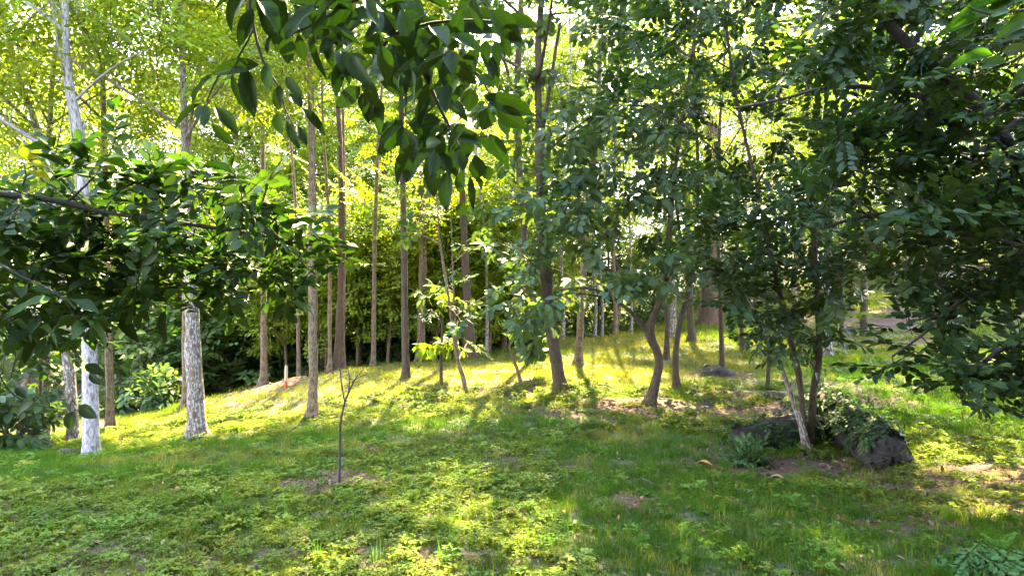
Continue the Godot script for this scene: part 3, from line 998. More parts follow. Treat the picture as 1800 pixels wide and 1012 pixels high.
	tree({"label": "thick rough brown trunk leaning, hung with large bluish leaves, on the mound", "name": "broad_leaf_tree", "d": 14.2, "bark": M.brown, "h": 14.5, "flare": 0.35, "gnarl": 0.5,
		"stems": [[[985, 684, 25], [977, 630, 23], [967, 560, 22], [959, 480, 20], [952, 390, 18], [949, 260, 14], [946, 140, 12], [950, 20, 10]], [[949, 260, 7], [965, 160, 6], [985, 40, 4]]],
		"poly": [[[Vector2(850, 120), Vector2(1060, 100), Vector2(1100, 330), Vector2(1040, 480), Vector2(960, 560), Vector2(870, 560), Vector2(830, 420)], 46, 12.8, 16.0]], "limbs": 14, "lowest": 1.8, "leaf": ["broad"], "crown": [7.2, 15.0, 3.6, 90], "tint": BLUISH, "per": 4, "cr": 0.4, "droop": -0.3})
	tree({"label": "upright tan trunk uphill of the thick rough brown trunk", "name": "slender_tree", "d": 18.0, "bark": M.tan, "h": 11.0,
		"stems": [[[1017, 642, 15], [1021, 560, 13], [1030, 430, 12], [1045, 260, 10], [1055, 100, 8]]], "crown": [3.8, 11.0, 2.2, 24], "limbs": 9, "lowest": 2.6, "leaf": ["fine"], "tint": SUNNY, "per": 5, "cr": 0.5, "group": slim})
	tree({"label": "crooked dark tree forking low, one arm arching sideways over the grass", "name": "forked_tree", "d": 13.0, "bark": M.brown, "h": 12.5, "flare": 0.35, "gnarl": 0.45,
		"stems": [[[1142, 712, 19], [1153, 670, 15], [1159, 628, 15], [1142, 584, 16], [1157, 540, 12], [1172, 470, 10], [1178, 390, 9], [1188, 290, 7]], [[1142, 586, 8], [1110, 550, 7], [1072, 520, 6], [1030, 506, 4.5], [985, 510, 3, 0.2]], [[1166, 500, 8], [1190, 460, 7], [1230, 400, 5], [1260, 330, 4]], [[1072, 520, 5], [1070, 470, 4], [1068, 410, 3]]],
		"poly": [[[Vector2(970, 250), Vector2(1190, 150), Vector2(1270, 360), Vector2(1200, 500), Vector2(1030, 540), Vector2(900, 540), Vector2(930, 420)], 46, 11.6, 14.6]], "crown": [7.6, 12.5, 2.8, 40], "limbs": 16, "lowest": 1.9, "leaf": ["broad"], "tint": BLUISH, "per": 3, "cr": 0.4, "size": 0.9, "droop": -0.2})
	tree({"label": "dark tree with curved trunk splitting at head height, next to the crooked one", "name": "forked_tree", "d": 14.5, "bark": M.brown, "h": 13.5, "flare": 0.4, "gnarl": 0.4,
		"stems": [[[1190, 686, 13], [1188, 620, 11], [1196, 565, 10], [1211, 505, 10], [1220, 430, 8], [1228, 320, 6]], [[1211, 505, 8], [1199, 440, 6], [1190, 360, 5], [1180, 280, 4]]],
		"poly": [[[Vector2(1100, 60), Vector2(1340, 60), Vector2(1330, 400), Vector2(1180, 450), Vector2(1110, 260)], 44, 13.0, 16.2]], "crown": [8.4, 13.5, 3.0, 50], "limbs": 16, "lowest": 2.2, "leaf": ["broad", "fine"], "tint": Color(0.07, 0.12, 0.045), "per": 5, "cr": 0.45, "size": 0.8})
	var up := "dark trunks on the upper slope"
	tree({"label": "straight dark trunk in front of the huge red-brown trunk", "name": "slender_tree", "d": 21.5, "bark": M.brown, "h": 10.0, "stems": [[[1217, 602, 15], [1213, 540, 12], [1212, 450, 11], [1206, 300, 9]]], "crown": [4.0, 10.0, 2.2, 24], "limbs": 8, "lowest": 3.0, "leaf": ["fine"], "tint": SUNNY, "per": 5, "cr": 0.5, "group": up})
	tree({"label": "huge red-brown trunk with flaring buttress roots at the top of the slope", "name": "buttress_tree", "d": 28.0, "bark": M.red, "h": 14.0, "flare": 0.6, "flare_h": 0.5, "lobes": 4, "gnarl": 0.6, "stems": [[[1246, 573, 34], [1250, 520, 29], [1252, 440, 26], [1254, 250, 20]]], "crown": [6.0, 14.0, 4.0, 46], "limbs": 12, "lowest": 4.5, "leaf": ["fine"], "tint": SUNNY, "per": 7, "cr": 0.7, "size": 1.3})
	tree({"label": "thin dark trunk growing from a small heap of soil and leaves", "name": "slender_tree", "d": 16.5, "bark": M.brown, "h": 11.5, "flare": 0.3, "stems": [[[1270, 650, 9], [1268, 570, 8], [1266, 500, 7], [1262, 360, 6]]], "crown": [5.0, 11.5, 3.0, 38], "limbs": 12, "lowest": 2.6, "leaf": ["broad", "fine"], "tint": MIDG, "per": 4, "cr": 0.45, "group": up})
	tree({"label": "thin dark stem uphill of the soil heap", "name": "slender_tree", "d": 20.0, "bark": M.brown, "h": 9.0, "stems": [[[1307, 614, 8], [1303, 550, 7], [1297, 420, 6]]], "crown": [3.8, 9.0, 1.9, 18], "limbs": 7, "lowest": 2.8, "leaf": ["fine"], "tint": MIDG, "per": 5, "cr": 0.5, "group": up})
	tree({"label": "stick-thin dark stem just uphill of the three-stemmed tree", "name": "slender_tree", "d": 14.5, "bark": M.brown, "h": 5.0, "flare": 0.1, "stems": [[[1350, 682, 7], [1352, 620, 6], [1350, 540, 5]]], "crown": [2.4, 5.0, 1.2, 14], "limbs": 6, "lowest": 1.6, "leaf": ["gloss"], "tint": DEEP, "per": 4, "cr": 0.35, "group": up})
	tree({"label": "grey-brown trunk on the slope beyond the three-stemmed tree, thickest of its pair", "name": "slender_tree", "d": 19.0, "bark": M.pale, "h": 9.0, "stems": [[[1457, 628, 13], [1456, 560, 11], [1459, 440, 9]]], "crown": [3.4, 9.0, 2.2, 22], "limbs": 8, "lowest": 2.6, "leaf": ["fine"], "tint": MIDG, "per": 5, "cr": 0.5, "group": up})
	tree({"label": "thinner dark trunk standing uphill of the grey-brown trunk", "name": "slender_tree", "d": 21.0, "bark": M.brown, "h": 9.0, "stems": [[[1481, 611, 9], [1480, 550, 8], [1478, 420, 7]]], "crown": [3.6, 9.0, 2.0, 20], "limbs": 8, "lowest": 2.8, "leaf": ["fine"], "tint": MIDG, "per": 5, "cr": 0.5, "group": up})
	tree({"label": "lone dark trunk where the bright lawn meets the leaf litter", "name": "slender_tree", "d": 23.0, "bark": M.brown, "h": 10.0, "stems": [[[1520, 593, 14], [1520, 530, 12], [1518, 400, 10]]], "crown": [4.0, 10.0, 2.4, 24], "limbs": 8, "lowest": 3.0, "leaf": ["fine"], "tint": MIDG, "per": 5, "cr": 0.5, "group": up})
	tree({"label": "broad pale trunk on the far side of the lawn, seen through dark hanging leaves", "name": "pale_bark_tree", "d": 26.0, "bark": M.pale, "h": 11.0, "stems": [[[1670, 562, 26], [1666, 500, 22], [1664, 380, 18]]], "crown": [4.6, 11.0, 2.8, 28], "limbs": 9, "lowest": 3.4, "leaf": ["fine"], "tint": MIDG, "per": 6, "cr": 0.6, "size": 1.2})
	var thinset := "thin trunks along the far crest"
	var n := 0
	for a in [[1081, 608, 24.5, 9, "mossy trunk on the far crest with a shadowed foot", M.tan], [1046, 601, 25.6, 7, "pale stick-like trunk on the far crest", M.pale], [1058, 599, 26.5, 6, "pale stick-like trunk on the far crest", M.pale], [1172, 630, 18.4, 10, "dark trunk between the crooked tree and the curved tree", M.brown], [1110, 606, 24.5, 5, "pale stick-like trunk on the far crest", M.pale], [1183, 605, 22.5, 12, "grey trunk partly hidden behind the crooked dark tree", M.pale], [990, 606, 23.4, 7, "pale stick-like trunk on the far crest", M.pale], [855, 628, 22.0, 7, "pale stick-like trunk on the far crest", M.pale]]:
		tree({"label": a[4], "name": "slender_tree", "seed": n, "d": a[2], "bark": a[5], "h": 8.5 + n * 0.2, "stems": [[[a[0], a[1], a[3]], [a[0] + 1, a[1] - 60, a[3] * 0.85], [a[0] - 3, a[1] - 200, a[3] * 0.7]]], "crown": [3.2, 8.5 + n * 0.2, 2.1, 18], "limbs": 6, "lowest": 2.4, "leaf": ["fine"], "tint": SUNNY, "per": 5, "cr": 0.55, "size": 1.1, "group": thinset})
		n += 1

# ---------------------------------------------------------------- forest edge behind the clearing
func build_background() -> void:
	# understorey: shrubs in the dip behind the mound and along the edges (px, d, height, radius, tint, label)
	var shrub_green := Color(0.075, 0.12, 0.034)  # leaf green of the shrubs themselves
	var k := 0
	for a in [
		[250, 21.0, 2.6, 1.7], [215, 24.5, 4.0, 2.2], [320, 23.0, 3.4, 2.0], [390, 23.5, 3.8, 2.1], [440, 26.0, 4.4, 2.3], [500, 25.0, 4.2, 2.1], [560, 27.0, 4.6, 2.4], [620, 25.5, 4.0, 2.2], [680, 27.0, 4.4, 2.3], [745, 26.5, 4.0, 2.3], [800, 28.0, 4.2, 2.3], [860, 28.5, 3.8, 2.2], [920, 30.0, 3.6, 2.2], [985, 32.0, 3.6, 2.4],
		[1050, 33.0, 3.4, 2.4], [1120, 34.0, 3.2, 2.4], [470, 31.0, 5.5, 2.8], [600, 32.0, 5.5, 2.8], [730, 33.0, 5.5, 2.8], [350, 31.0, 5.5, 3.0], [860, 35.0, 5.5, 2.8], [250, 32.0, 5.0, 2.8], [150, 30.0, 4.4, 2.6], [1180, 38.0, 4.0, 2.6],
		[1290, 39.0, 3.4, 2.6], [1400, 38.0, 3.2, 2.6], [1520, 40.0, 3.2, 2.8], [1650, 40.0, 3.4, 2.8], [1790, 38.0, 3.4, 2.8], [60, 33.0, 4.6, 2.8], [-30, 28.0, 4.2, 2.4]]:
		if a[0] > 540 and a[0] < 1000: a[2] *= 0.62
		shrub(a[0], a[1], a[2], a[3], shrub_green, "dark leafy understorey shrub in the shade behind the mound", "dark shrubs along the forest edge", "gloss", 1.5, k)
		k += 1
	shrub(288, 18.5, 0.8, 0.5, Color(0.075, 0.12, 0.045), "small bright leafy bush in the dip below the red earth strip", "", "broad", 0.8, 50)
	shrub(-20, 13.0, 2.6, 1.1, Color(0.06, 0.10, 0.035), "tall glossy bush beside the thin reddish stem", "bushes at the edge of the dip", "broad", 0.8, 51)
	shrub(25, 12.0, 1.1, 0.7, Color(0.05, 0.09, 0.035), "low glossy bush in front of the thin reddish stem", "bushes at the edge of the dip", "broad", 0.7, 52)
	shrub(215, 19.0, 1.1, 0.7, Color(0.06, 0.10, 0.035), "leafy bush behind the narrow yellowish trunk", "bushes at the edge of the dip", "broad", 0.8, 53)
	# forest trees behind (px, d, height, crown from, radius, clumps)
	k = 0
	for a in [
		[-60, 21.0, 13.0, 4.0, 3.0, 40], [40, 20.0, 12.0, 4.0, 2.8, 34], [120, 26.0, 13.0, 4.5, 3.2, 40], [235, 22.0, 12.0, 4.0, 2.6, 34], [290, 28.0, 13.0, 4.0, 3.0, 38], [395, 24.0, 9.0, 3.0, 2.3, 26], [500, 29.0, 11.0, 3.5, 2.8, 38], [565, 24.0, 10.0, 3.2, 2.6, 44], [630, 28.0, 11.0, 3.0, 2.8, 40], [690, 24.5, 10.0, 3.0, 2.6, 38],
		[770, 25.0, 10.5, 2.2, 2.9, 50], [720, 24.0, 10.5, 2.4, 2.7, 46], [640, 24.0, 10.5, 3.2, 2.7, 46], [820, 24.0, 10.0, 2.0, 2.5, 40], [920, 26.5, 10.0, 1.8, 2.6, 40], [460, 25.0, 10.0, 3.4, 2.6, 40], [840, 30.0, 11.5, 3.0, 3.0, 40], [880, 26.0, 10.0, 3.0, 2.5, 32], [960, 29.0, 10.0, 3.0, 2.7, 34], [1010, 36.0, 11.0, 3.0, 3.2, 38], [1080, 31.0, 10.0, 2.8, 2.7, 32], [1150, 36.0, 11.0, 3.0, 3.2, 38], [1330, 34.0, 11.0, 3.0, 3.0, 38], [1400, 28.0, 10.0, 3.4, 2.7, 34], [1480, 34.0, 12.0, 3.2, 3.2, 40], [1580, 30.0, 11.0, 3.4, 3.0, 38], [1700, 34.0, 12.0, 3.4, 3.2, 40], [1800, 30.0, 12.0, 3.4, 3.2, 40],
		[330, 34.0, 13.0, 4.0, 3.2, 40], [440, 33.0, 13.0, 4.0, 3.2, 40], [520, 35.0, 13.0, 4.0, 3.2, 44], [590, 33.0, 13.0, 4.0, 3.2, 44], [660, 35.0, 13.0, 4.0, 3.2, 44], [740, 33.0, 13.0, 4.0, 3.2, 44], [800, 35.0, 13.0, 4.0, 3.2, 44], [950, 37.0, 13.0, 4.0, 3.4, 44], [190, 34.0, 13.0, 4.0, 3.2, 40],
		[700, 40.0, 12.0, 3.0, 3.6, 44], [540, 40.0, 12.0, 3.0, 3.6, 44], [400, 40.0, 12.0, 3.0, 3.6, 44], [870, 42.0, 12.0, 3.0, 3.8, 44], [250, 40.0, 13.0, 3.0, 3.8, 44], [90, 40.0, 14.0, 3.0, 4.0, 44], [1250, 44.0, 11.0, 2.5, 3.8, 44], [1560, 44.0, 12.0, 2.5, 4.0, 44]]:
		var d: float = a[1]
		var x := (float(a[0]) - 900.0) / FL * d
		var gy := ground_y(x, -d)
		if d > 29.5: a[2] *= 1.5; a[4] *= 1.15; a[5] = int(a[5] * 2.3)
		if a[0] > 260: a[2] = minf(a[2], 6.2 + (d - 24.0) * 1.3)
		a[3] = minf(a[3], a[2] - 3.4)
		var py := 506.0 + (EYE - gy) / d * FL
		var wpx: float = (0.14 + 0.012 * a[2]) / d * FL
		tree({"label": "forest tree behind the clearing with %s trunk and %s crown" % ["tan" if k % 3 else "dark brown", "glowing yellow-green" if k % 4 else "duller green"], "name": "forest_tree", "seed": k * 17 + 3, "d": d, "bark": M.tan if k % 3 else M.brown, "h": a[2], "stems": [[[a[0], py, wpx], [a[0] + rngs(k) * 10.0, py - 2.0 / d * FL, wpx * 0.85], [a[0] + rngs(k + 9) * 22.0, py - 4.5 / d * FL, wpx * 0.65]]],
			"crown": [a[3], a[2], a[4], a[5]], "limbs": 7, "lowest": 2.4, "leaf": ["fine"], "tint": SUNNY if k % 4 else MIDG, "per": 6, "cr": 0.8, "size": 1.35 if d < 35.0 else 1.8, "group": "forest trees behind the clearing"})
		k += 1

# woodland beside and behind the viewer, which darkens that side of the lawn
func build_behind() -> void:
	var k := 0
	for a in [[5.5, 3.0], [9.5, 0.5], [8.0, 6.5], [13.0, 4.0], [12.0, -3.5], [4.0, 9.0], [15.5, -9.0], [-1.5, 8.5], [-5.5, 6.0], [2.0, 6.5], [-3.0, 11.0], [-9.0, 8.0]]:
		var p := Vector3(a[0], 0, a[1])
		p.y = ground_y(p.x, p.z)
		rng.seed = 4000 + k
		var root := thing("dense_tree", "dense dark tree of the woodland beside the viewer", "tree", p, "woodland beside the viewer")
		var b := MB.new()
		b.tube(PackedVector3Array([Vector3(0, -0.3, 0), Vector3(0.1, 3, 0), Vector3(0, 7, 0.2)]), PackedFloat32Array([0.2, 0.15, 0.06]), 10, Color.WHITE, bump, 0.3, false, 5, 0.4, 0.2, 0.5)
		part("trunk", b.mesh(M.brown), root)
		var xf := []
		var cs := []
		for i in 150:
			var u := rdir() * pow(rng.randf(), 0.33)
			var q := Vector3(u.x * 3.2, 5.2 + u.y * 4.4, u.z * 3.2)
			var dir := (u + rdir() * 0.5).normalized()
			var xx := dir.cross(Vector3.UP + rdir() * 0.3).normalized()
			xf.append(Transform3D(Basis(xx, dir, xx.cross(dir).normalized()) * 1.9, q))
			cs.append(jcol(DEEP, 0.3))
		scatter("crown", clumps["gloss1"], xf, cs, root)
		k += 1

# young trees that catch the sun just behind the crest
func build_young() -> void:
	var k := 0
	for a in [[570, 22.4, 5.2], [625, 22.8, 5.6], [680, 22.4, 5.4], [765, 22.6, 5.6], [800, 22.9, 5.0], [860, 23.4, 5.4], [895, 24.0, 5.6], [960, 25.0, 5.2], [500, 22.6, 5.4]]:
		var d: float = a[1]
		var x := (float(a[0]) - 900.0) / FL * d
		var py := 506.0 + (EYE - ground_y(x, -d)) / d * FL
		tree({"label": "young slim tree with loose lime-yellow foliage just behind the mound's crest", "name": "young_tree", "seed": k * 7, "d": d, "bark": M.tan, "h": a[2], "stems": [[[a[0], py, 6], [a[0] + 3, py - 60, 5], [a[0] + rngs(k) * 14.0, py - 150, 4]]],
			"crown": [2.2, a[2], 1.5, 22], "limbs": 6, "lowest": 1.4, "leaf": ["fine"], "tint": SUNNY, "per": 5, "cr": 0.5, "size": 1.1, "group": "young lime-leaved trees behind the crest"})
		k += 1

func rngs(k: int) -> float:
	return sin(k * 12.9898) 

func shrub(px: float, d: float, h: float, r: float, tint: Color, label: String, group: String, kind: String, size: float, sd: int) -> void:
	rng.seed = 1000 + sd
	var x := (px - 900.0) / FL * d
	var y := ground_y(x, -d)
	var root := thing("shrub", label, "shrub", Vector3(x, y, -d), group)
	var tb := MB.new()
	var xf := {}
	var cs := {}
	var many := int(16 + r * r * 7.0 * (1.0 if d < 30.0 else 0.7))
	for s in 6:
		var a := TAU * s / 6.0 + rng.randf()
		var tip := Vector3(cos(a) * r * 0.55, h * rng.randf_range(0.6, 0.95), sin(a) * r * 0.55)
		tb.tube(bend(Vector3(cos(a) * 0.08, -0.1, sin(a) * 0.08), Vector3(cos(a) * r * 0.2, h * 0.4, sin(a) * r * 0.2), tip, 6), tapered(7, 0.02 + 0.006 * h, 0.006), 5, Color.WHITE, null, 0.0, false, 0, 0.0, 0.3, 0.5)
	for i in many:
		var a := rng.randf() * TAU
		var t := pow(rng.randf(), 0.8)
		var rr := r * pow(rng.randf(), 0.4) * sqrt(maxf(0.1, 1.0 - pow(absf(t - 0.35) / 0.75, 2.0)))
		var c := Vector3(cos(a) * rr, 0.08 * h + t * h * 0.92, sin(a) * rr)
		var ct := jcol(tint, 0.3)
		var va := kind + str((sd + rng.randi() % (2 if many > 30 else 1)) % 4)
		if not xf.has(va): xf[va] = []; cs[va] = []
		xf[va].append(Transform3D(Basis(Vector3.UP, rng.randf() * TAU).rotated(rdir(), rng.randf() * 0.4) * (size * rng.randf_range(0.8, 1.2)), c))
		cs[va].append(ct)
	part("stems", tb.mesh(M.twig), root).set_meta("kind", "stuff")
	for va in xf: scatter("foliage", clumps[va], xf[va], cs[va], root)

# ---------------------------------------------------------------- near trees and hanging boughs
func build_near_trees() -> void:
	# three-stemmed tree on the fallen logs
	tree({"label": "three-stemmed tree with one white lichened stem, rooted between the fallen logs", "name": "three_stemmed_tree", "d": 10.2, "bark": M.twig, "barks": [M.pale, M.brown, M.brown], "h": 0.0, "flare": 0.2, "clump_stems": true, "gnarl": 0.3, "limb_bark": false,
		"stems": [[[1420, 800, 14], [1408, 750, 11], [1388, 690, 9], [1366, 630, 7], [1335, 565, 5], [1300, 500, 4], [1270, 440, 3]],
			[[1416, 790, 12, 0.3], [1411, 720, 11, 0.3], [1404, 660, 11, 0.3], [1385, 580, 10, 0.3], [1360, 470, 9, 0.3], [1330, 330, 7, 0.3], [1290, 150, 5, 0.3], [1270, -30, 4, 0.3]],
			[[1424, 790, 15, 0.4], [1430, 700, 13, 0.4], [1441, 620, 12, 0.4], [1436, 520, 11, 0.4], [1432, 400, 9, 0.4], [1445, 250, 7, 0.4], [1470, 60, 5, 0.4]]],
		"poly": [[[Vector2(1220, 400), Vector2(1330, 330), Vector2(1480, 360), Vector2(1500, 520), Vector2(1455, 640), Vector2(1340, 630), Vector2(1290, 560)], 60, 9.2, 11.4], [[Vector2(1030, -60), Vector2(1450, -80), Vector2(1470, 350), Vector2(1270, 420), Vector2(1130, 330), Vector2(1040, 160)], 72, 9.4, 12.0], [[Vector2(1000, -480), Vector2(1560, -480), Vector2(1560, -60), Vector2(1040, -60)], 80, 9.0, 12.5]],
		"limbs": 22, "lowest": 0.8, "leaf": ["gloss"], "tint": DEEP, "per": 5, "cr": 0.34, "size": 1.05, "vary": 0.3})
	# dark leaning tree at the edge of the lawn: its trunk stands beyond the picture's edge
	tree({"label": "dark dense-leaved tree with a leaning trunk and boughs drooping over the lawn", "name": "dark_leaning_tree", "d": 7.2, "bark": M.twig, "h": 0.0, "flare": 0.4, "gnarl": 0.5,
		"stems": [[[1960, 905, 50], [1930, 700, 42], [1880, 480, 36], [1820, 330, 30], [1740, 210, 24], [1650, 120, 20], [1560, 40, 16], [1490, -60, 12]],
			[[1880, 480, 16], [1760, 400, 13, 0.2], [1640, 370, 10, 0.4], [1520, 380, 7, 0.5], [1450, 400, 4, 0.5]],
			[[1740, 210, 12], [1620, 170, 9, 0.4], [1480, 150, 8, 0.6], [1370, 175, 6, 0.8], [1290, 190, 4, 0.9]],
			[[1900, 560, 14], [1790, 500, 10, -0.2], [1690, 530, 8, -0.3], [1620, 590, 5, -0.3], [1570, 625, 3, -0.3]],
			[[1910, 610, 12], [1830, 590, 9, -0.6], [1750, 620, 7, -0.8], [1700, 670, 4, -0.8], [1690, 700, 3, -0.8]],
			[[1880, 480, 12], [1780, 460, 9, 0.6], [1700, 450, 7, 0.8], [1580, 480, 5, 1.0]]],
		"poly": [[[Vector2(1440, -70), Vector2(1900, -70), Vector2(1900, 500), Vector2(1760, 520), Vector2(1560, 470), Vector2(1470, 440), Vector2(1420, 330), Vector2(1400, 150)], 180, 6.3, 9.0], [[Vector2(1380, -520), Vector2(2150, -520), Vector2(2150, -60), Vector2(1420, -60)], 75, 5.5, 9.5], [[Vector2(1850, 0), Vector2(2150, 0), Vector2(2150, 500), Vector2(1850, 500)], 50, 5.5, 8.5]],
		"along": [[[[1880, 520, 7.0], [1790, 510, 7.0], [1690, 530, 6.9], [1640, 590, 6.9], [1590, 640, 6.9]], 11, 18.0], [[[1880, 600, 6.6], [1800, 600, 6.5], [1750, 630, 6.4], [1700, 680, 6.4]], 9, 16.0], [[[1870, 640, 6.4], [1800, 660, 6.4], [1770, 690, 6.4]], 6, 14.0], [[[1750, 480, 7.8], [1650, 480, 8.0], [1560, 520, 8.2]], 5, 18.0]],
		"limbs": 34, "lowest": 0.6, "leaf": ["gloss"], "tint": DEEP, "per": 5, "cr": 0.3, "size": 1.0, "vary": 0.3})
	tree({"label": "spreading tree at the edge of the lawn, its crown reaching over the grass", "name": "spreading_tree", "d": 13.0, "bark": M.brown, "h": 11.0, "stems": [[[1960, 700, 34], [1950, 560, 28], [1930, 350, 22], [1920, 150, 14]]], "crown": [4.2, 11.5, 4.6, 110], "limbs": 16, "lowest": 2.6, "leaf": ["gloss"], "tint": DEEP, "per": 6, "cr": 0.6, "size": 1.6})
	hanging_bough()
	side_bough()
	corner_bough()

func hanging_bough() -> void:
	rng.seed = 77
	var d := 2.5
	var root := thing("overhanging_tree", "large-leaved dark bough drooping from above, dangling in front of the sunny trees", "tree", Vector3(-1.7, ground_y(-1.7, 1.6), 1.6))
	# its trunk stands beside the viewer, the limb arches forward
	var tp2 := PackedVector3Array([Vector3(0, -0.3, 0), Vector3(0.02, 1.2, -0.05), Vector3(0.1, 2.6, -0.2), Vector3(0.3, 3.6, -0.7)])
	var b := MB.new()
	b.tube(smooth_path(tp2, PackedFloat32Array([0.17, 0.14, 0.12, 0.09]), 0.2)[0], smooth_path(tp2, PackedFloat32Array([0.17, 0.14, 0.12, 0.09]), 0.2)[1], 12, Color.WHITE, bump, 0.4, false, 5, 0.4, 0.15, 0.5)
	part("trunk", b.mesh(M.brown), root)
	var lp := PackedVector3Array([Vector3(0.3, 3.6, -0.7), Vector3(0.7, 4.0, -1.8), Vector3(1.0, 3.95, -3.0), pix(640, -90, d) - root.position])
	var sp := smooth_path(lp, PackedFloat32Array([0.08, 0.06, 0.04, 0.02]), 0.15)
	b = MB.new()
	b.tube(sp[0], sp[1], 9, Color.WHITE, bump, 0.4, false, 0, 0.0, 0.3, 0.5)
	part("limb", b.mesh(M.brown), root)
	for w in [
		[[640, -90, 16], [655, -20, 12], [690, 60, 10], [735, 108, 9], [768, 180, 7], [795, 232, 5], [810, 262, 3]],
		[[655, -20, 8], [590, 20, 7], [545, 45, 5], [508, 62, 3]],
		[[640, -90, 9], [500, -70, 8], [440, -20, 7], [446, 50, 6], [462, 108, 5], [488, 150, 4], [500, 190, 3], [516, 222, 2]],
		[[446, 50, 4], [418, 100, 3], [385, 130, 3], [362, 180, 2]],
		[[735, 108, 6], [800, 112, 5], [840, 130, 4], [868, 180, 3], [880, 195, 2]],
		[[690, 60, 6], [660, 100, 5], [645, 140, 4], [642, 165, 3]],
		[[690, 60, 6], [760, 40, 5], [830, 35, 4], [890, 40, 3]],
		[[768, 180, 4], [735, 210, 3], [700, 235, 2]],
		[[795, 232, 4], [835, 240, 3], [860, 240, 2]],
		[[717, 90, 3], [714, 150, 2], [713, 205, 2]]]:
		wood(root, "limb", w, d, M.twig)
	# base x, y, tip x, y, width, colour
	var L := [
		[455, 113, 364, 124, 26, "mature"], [372, 130, 333, 174, 15, "mature"], [430, 118, 449, 210, 30, "mature"], [408, 130, 430, 196, 14, "mature"], [468, 112, 472, 154, 26, "mature"], [492, 150, 486, 192, 24, "mature"],
		[488, 198, 490, 234, 21, "mature"], [503, 212, 524, 260, 16, "mature"], [522, 220, 538, 254, 16, "mature"], [530, 190, 573, 234, 17, "mature"], [502, 135, 528, 168, 20, "mature"], [508, 165, 530, 192, 20, "mature"],
		[352, 182, 300, 221, 13, "mature"], [358, 185, 358, 227, 28, "mature"], [377, 188, 419, 243, 24, "mature"], [372, 218, 410, 254, 18, "mature"], [466, -20, 462, 66, 36, "mature"], [490, -14, 488, 92, 32, "mature"], [505, 66, 505, 112, 28, "mature"], [524, 60, 534, 108, 22, "mature"],
		[553, 60, 558, 128, 16, "mature"], [515, 8, 592, 75, 38, "mature"], [505, 3, 625, 22, 22, "mature"], [430, -8, 414, 28, 30, "mature"], [444, 15, 420, 85, 24, "mature"], [476, 62, 467, 92, 12, "mature"], [382, 112, 357, 100, 9, "mature"],
		[628, 118, 566, 138, 18, "mature"], [633, 152, 585, 193, 28, "mature"], [645, 165, 648, 219, 22, "mature"], [668, 176, 662, 236, 24, "mature"], [638, 163, 640, 200, 20, "mature"], [610, 18, 578, 72, 28, "mature"], [640, 40, 588, 62, 24, "mature"], [752, 145, 765, 192, 26, "mature"], [700, 120, 696, 168, 18, "mature"],
		[717, 128, 712, 165, 12, "mature"], [795, 118, 782, 150, 28, "mature"], [818, 148, 795, 178, 16, "mature"], [795, 160, 782, 194, 20, "mature"], [828, 155, 823, 195, 30, "mature"], [838, 135, 868, 148, 24, "mature"], [850, 168, 940, 200, 34, "mature"], [874, 190, 924, 224, 34, "mature"], [880, 195, 892, 238, 22, "mature"], [857, 190, 848, 230, 30, "mature"],
		[868, 38, 928, 72, 30, "mature"], [870, 40, 785, 22, 36, "mature"], [790, 45, 880, 55, 24, "mature"], [790, 62, 848, 84, 30, "mature"], [855, 72, 853, 112, 20, "mature"], [872, 72, 876, 112, 18, "mature"], [888, 55, 892, 95, 20, "mature"], [885, 30, 948, 45, 24, "mature"], [740, 70, 690, 45, 16, "mature"],
		[745, 245, 700, 272, 20, "mature"], [745, 262, 717, 323, 32, "mature"], [760, 298, 747, 331, 22, "mature"], [787, 300, 781, 368, 28, "mature"], [813, 300, 806, 343, 20, "mature"], [826, 310, 833, 366, 13, "mature"], [835, 272, 840, 314, 30, "mature"], [860, 235, 895, 292, 26, "mature"], [850, 290, 862, 316, 24, "mature"], [832, 312, 855, 333, 14, "mature"], [815, 355, 808, 381, 22, "mature"],
		[697, 240, 692, 262, 18, "mature"], [690, 215, 670, 237, 18, "mature"], [752, 185, 722, 212, 24, "mature"], [775, 212, 722, 216, 26, "mature"], [755, 235, 760, 272, 24, "mature"], [772, 235, 774, 275, 24, "mature"], [800, 228, 822, 256, 22, "mature"], [775, 268, 792, 304, 22, "mature"], [805, 262, 812, 302, 26, "mature"], [815, 240, 826, 272, 28, "mature"], [795, 262, 800, 310, 22, "mature"], [765, 285, 758, 312, 22, "mature"]]
	for a in L:
		var dd := d + rng.randf_range(-0.12, 0.12)
		var bs := pix(a[0], a[1], dd)
		var tp3 := pix(a[2], a[3], dd + rng.randf_range(-0.05, 0.05))
		var face := (Vector3(0, 0.25, 1.0) + rdir() * 0.45).normalized()
		put_leaf(root, bs, tp3, a[4] * dd / FL * 1.1, face, "green" if rng.randf() < 0.3 else a[5])
	upper_crown(root, Vector3(-4.5, 5.2, -2.8), Vector3(1.6, 8.4, 5.0), 170)
	# leaves of the thick upper part
	for z in [[PackedVector2Array([Vector2(570, -20), Vector2(700, -20), Vector2(790, 60), Vector2(790, 130), Vector2(650, 150), Vector2(570, 60)]), 80, ["mature", "mature", "green"]], [PackedVector2Array([Vector2(690, -30), Vector2(880, -30), Vector2(880, 60), Vector2(850, 150), Vector2(760, 180)]), 46, ["mature", "mature", "green"]], [PackedVector2Array([Vector2(690, 205), Vector2(860, 215), Vector2(840, 270), Vector2(740, 265)]), 34, ["mature", "mature", "green"]], [PackedVector2Array([Vector2(410, -40), Vector2(560, -40), Vector2(550, 40), Vector2(430, 30)]), 14, ["mature", "mature", "green"]]]:
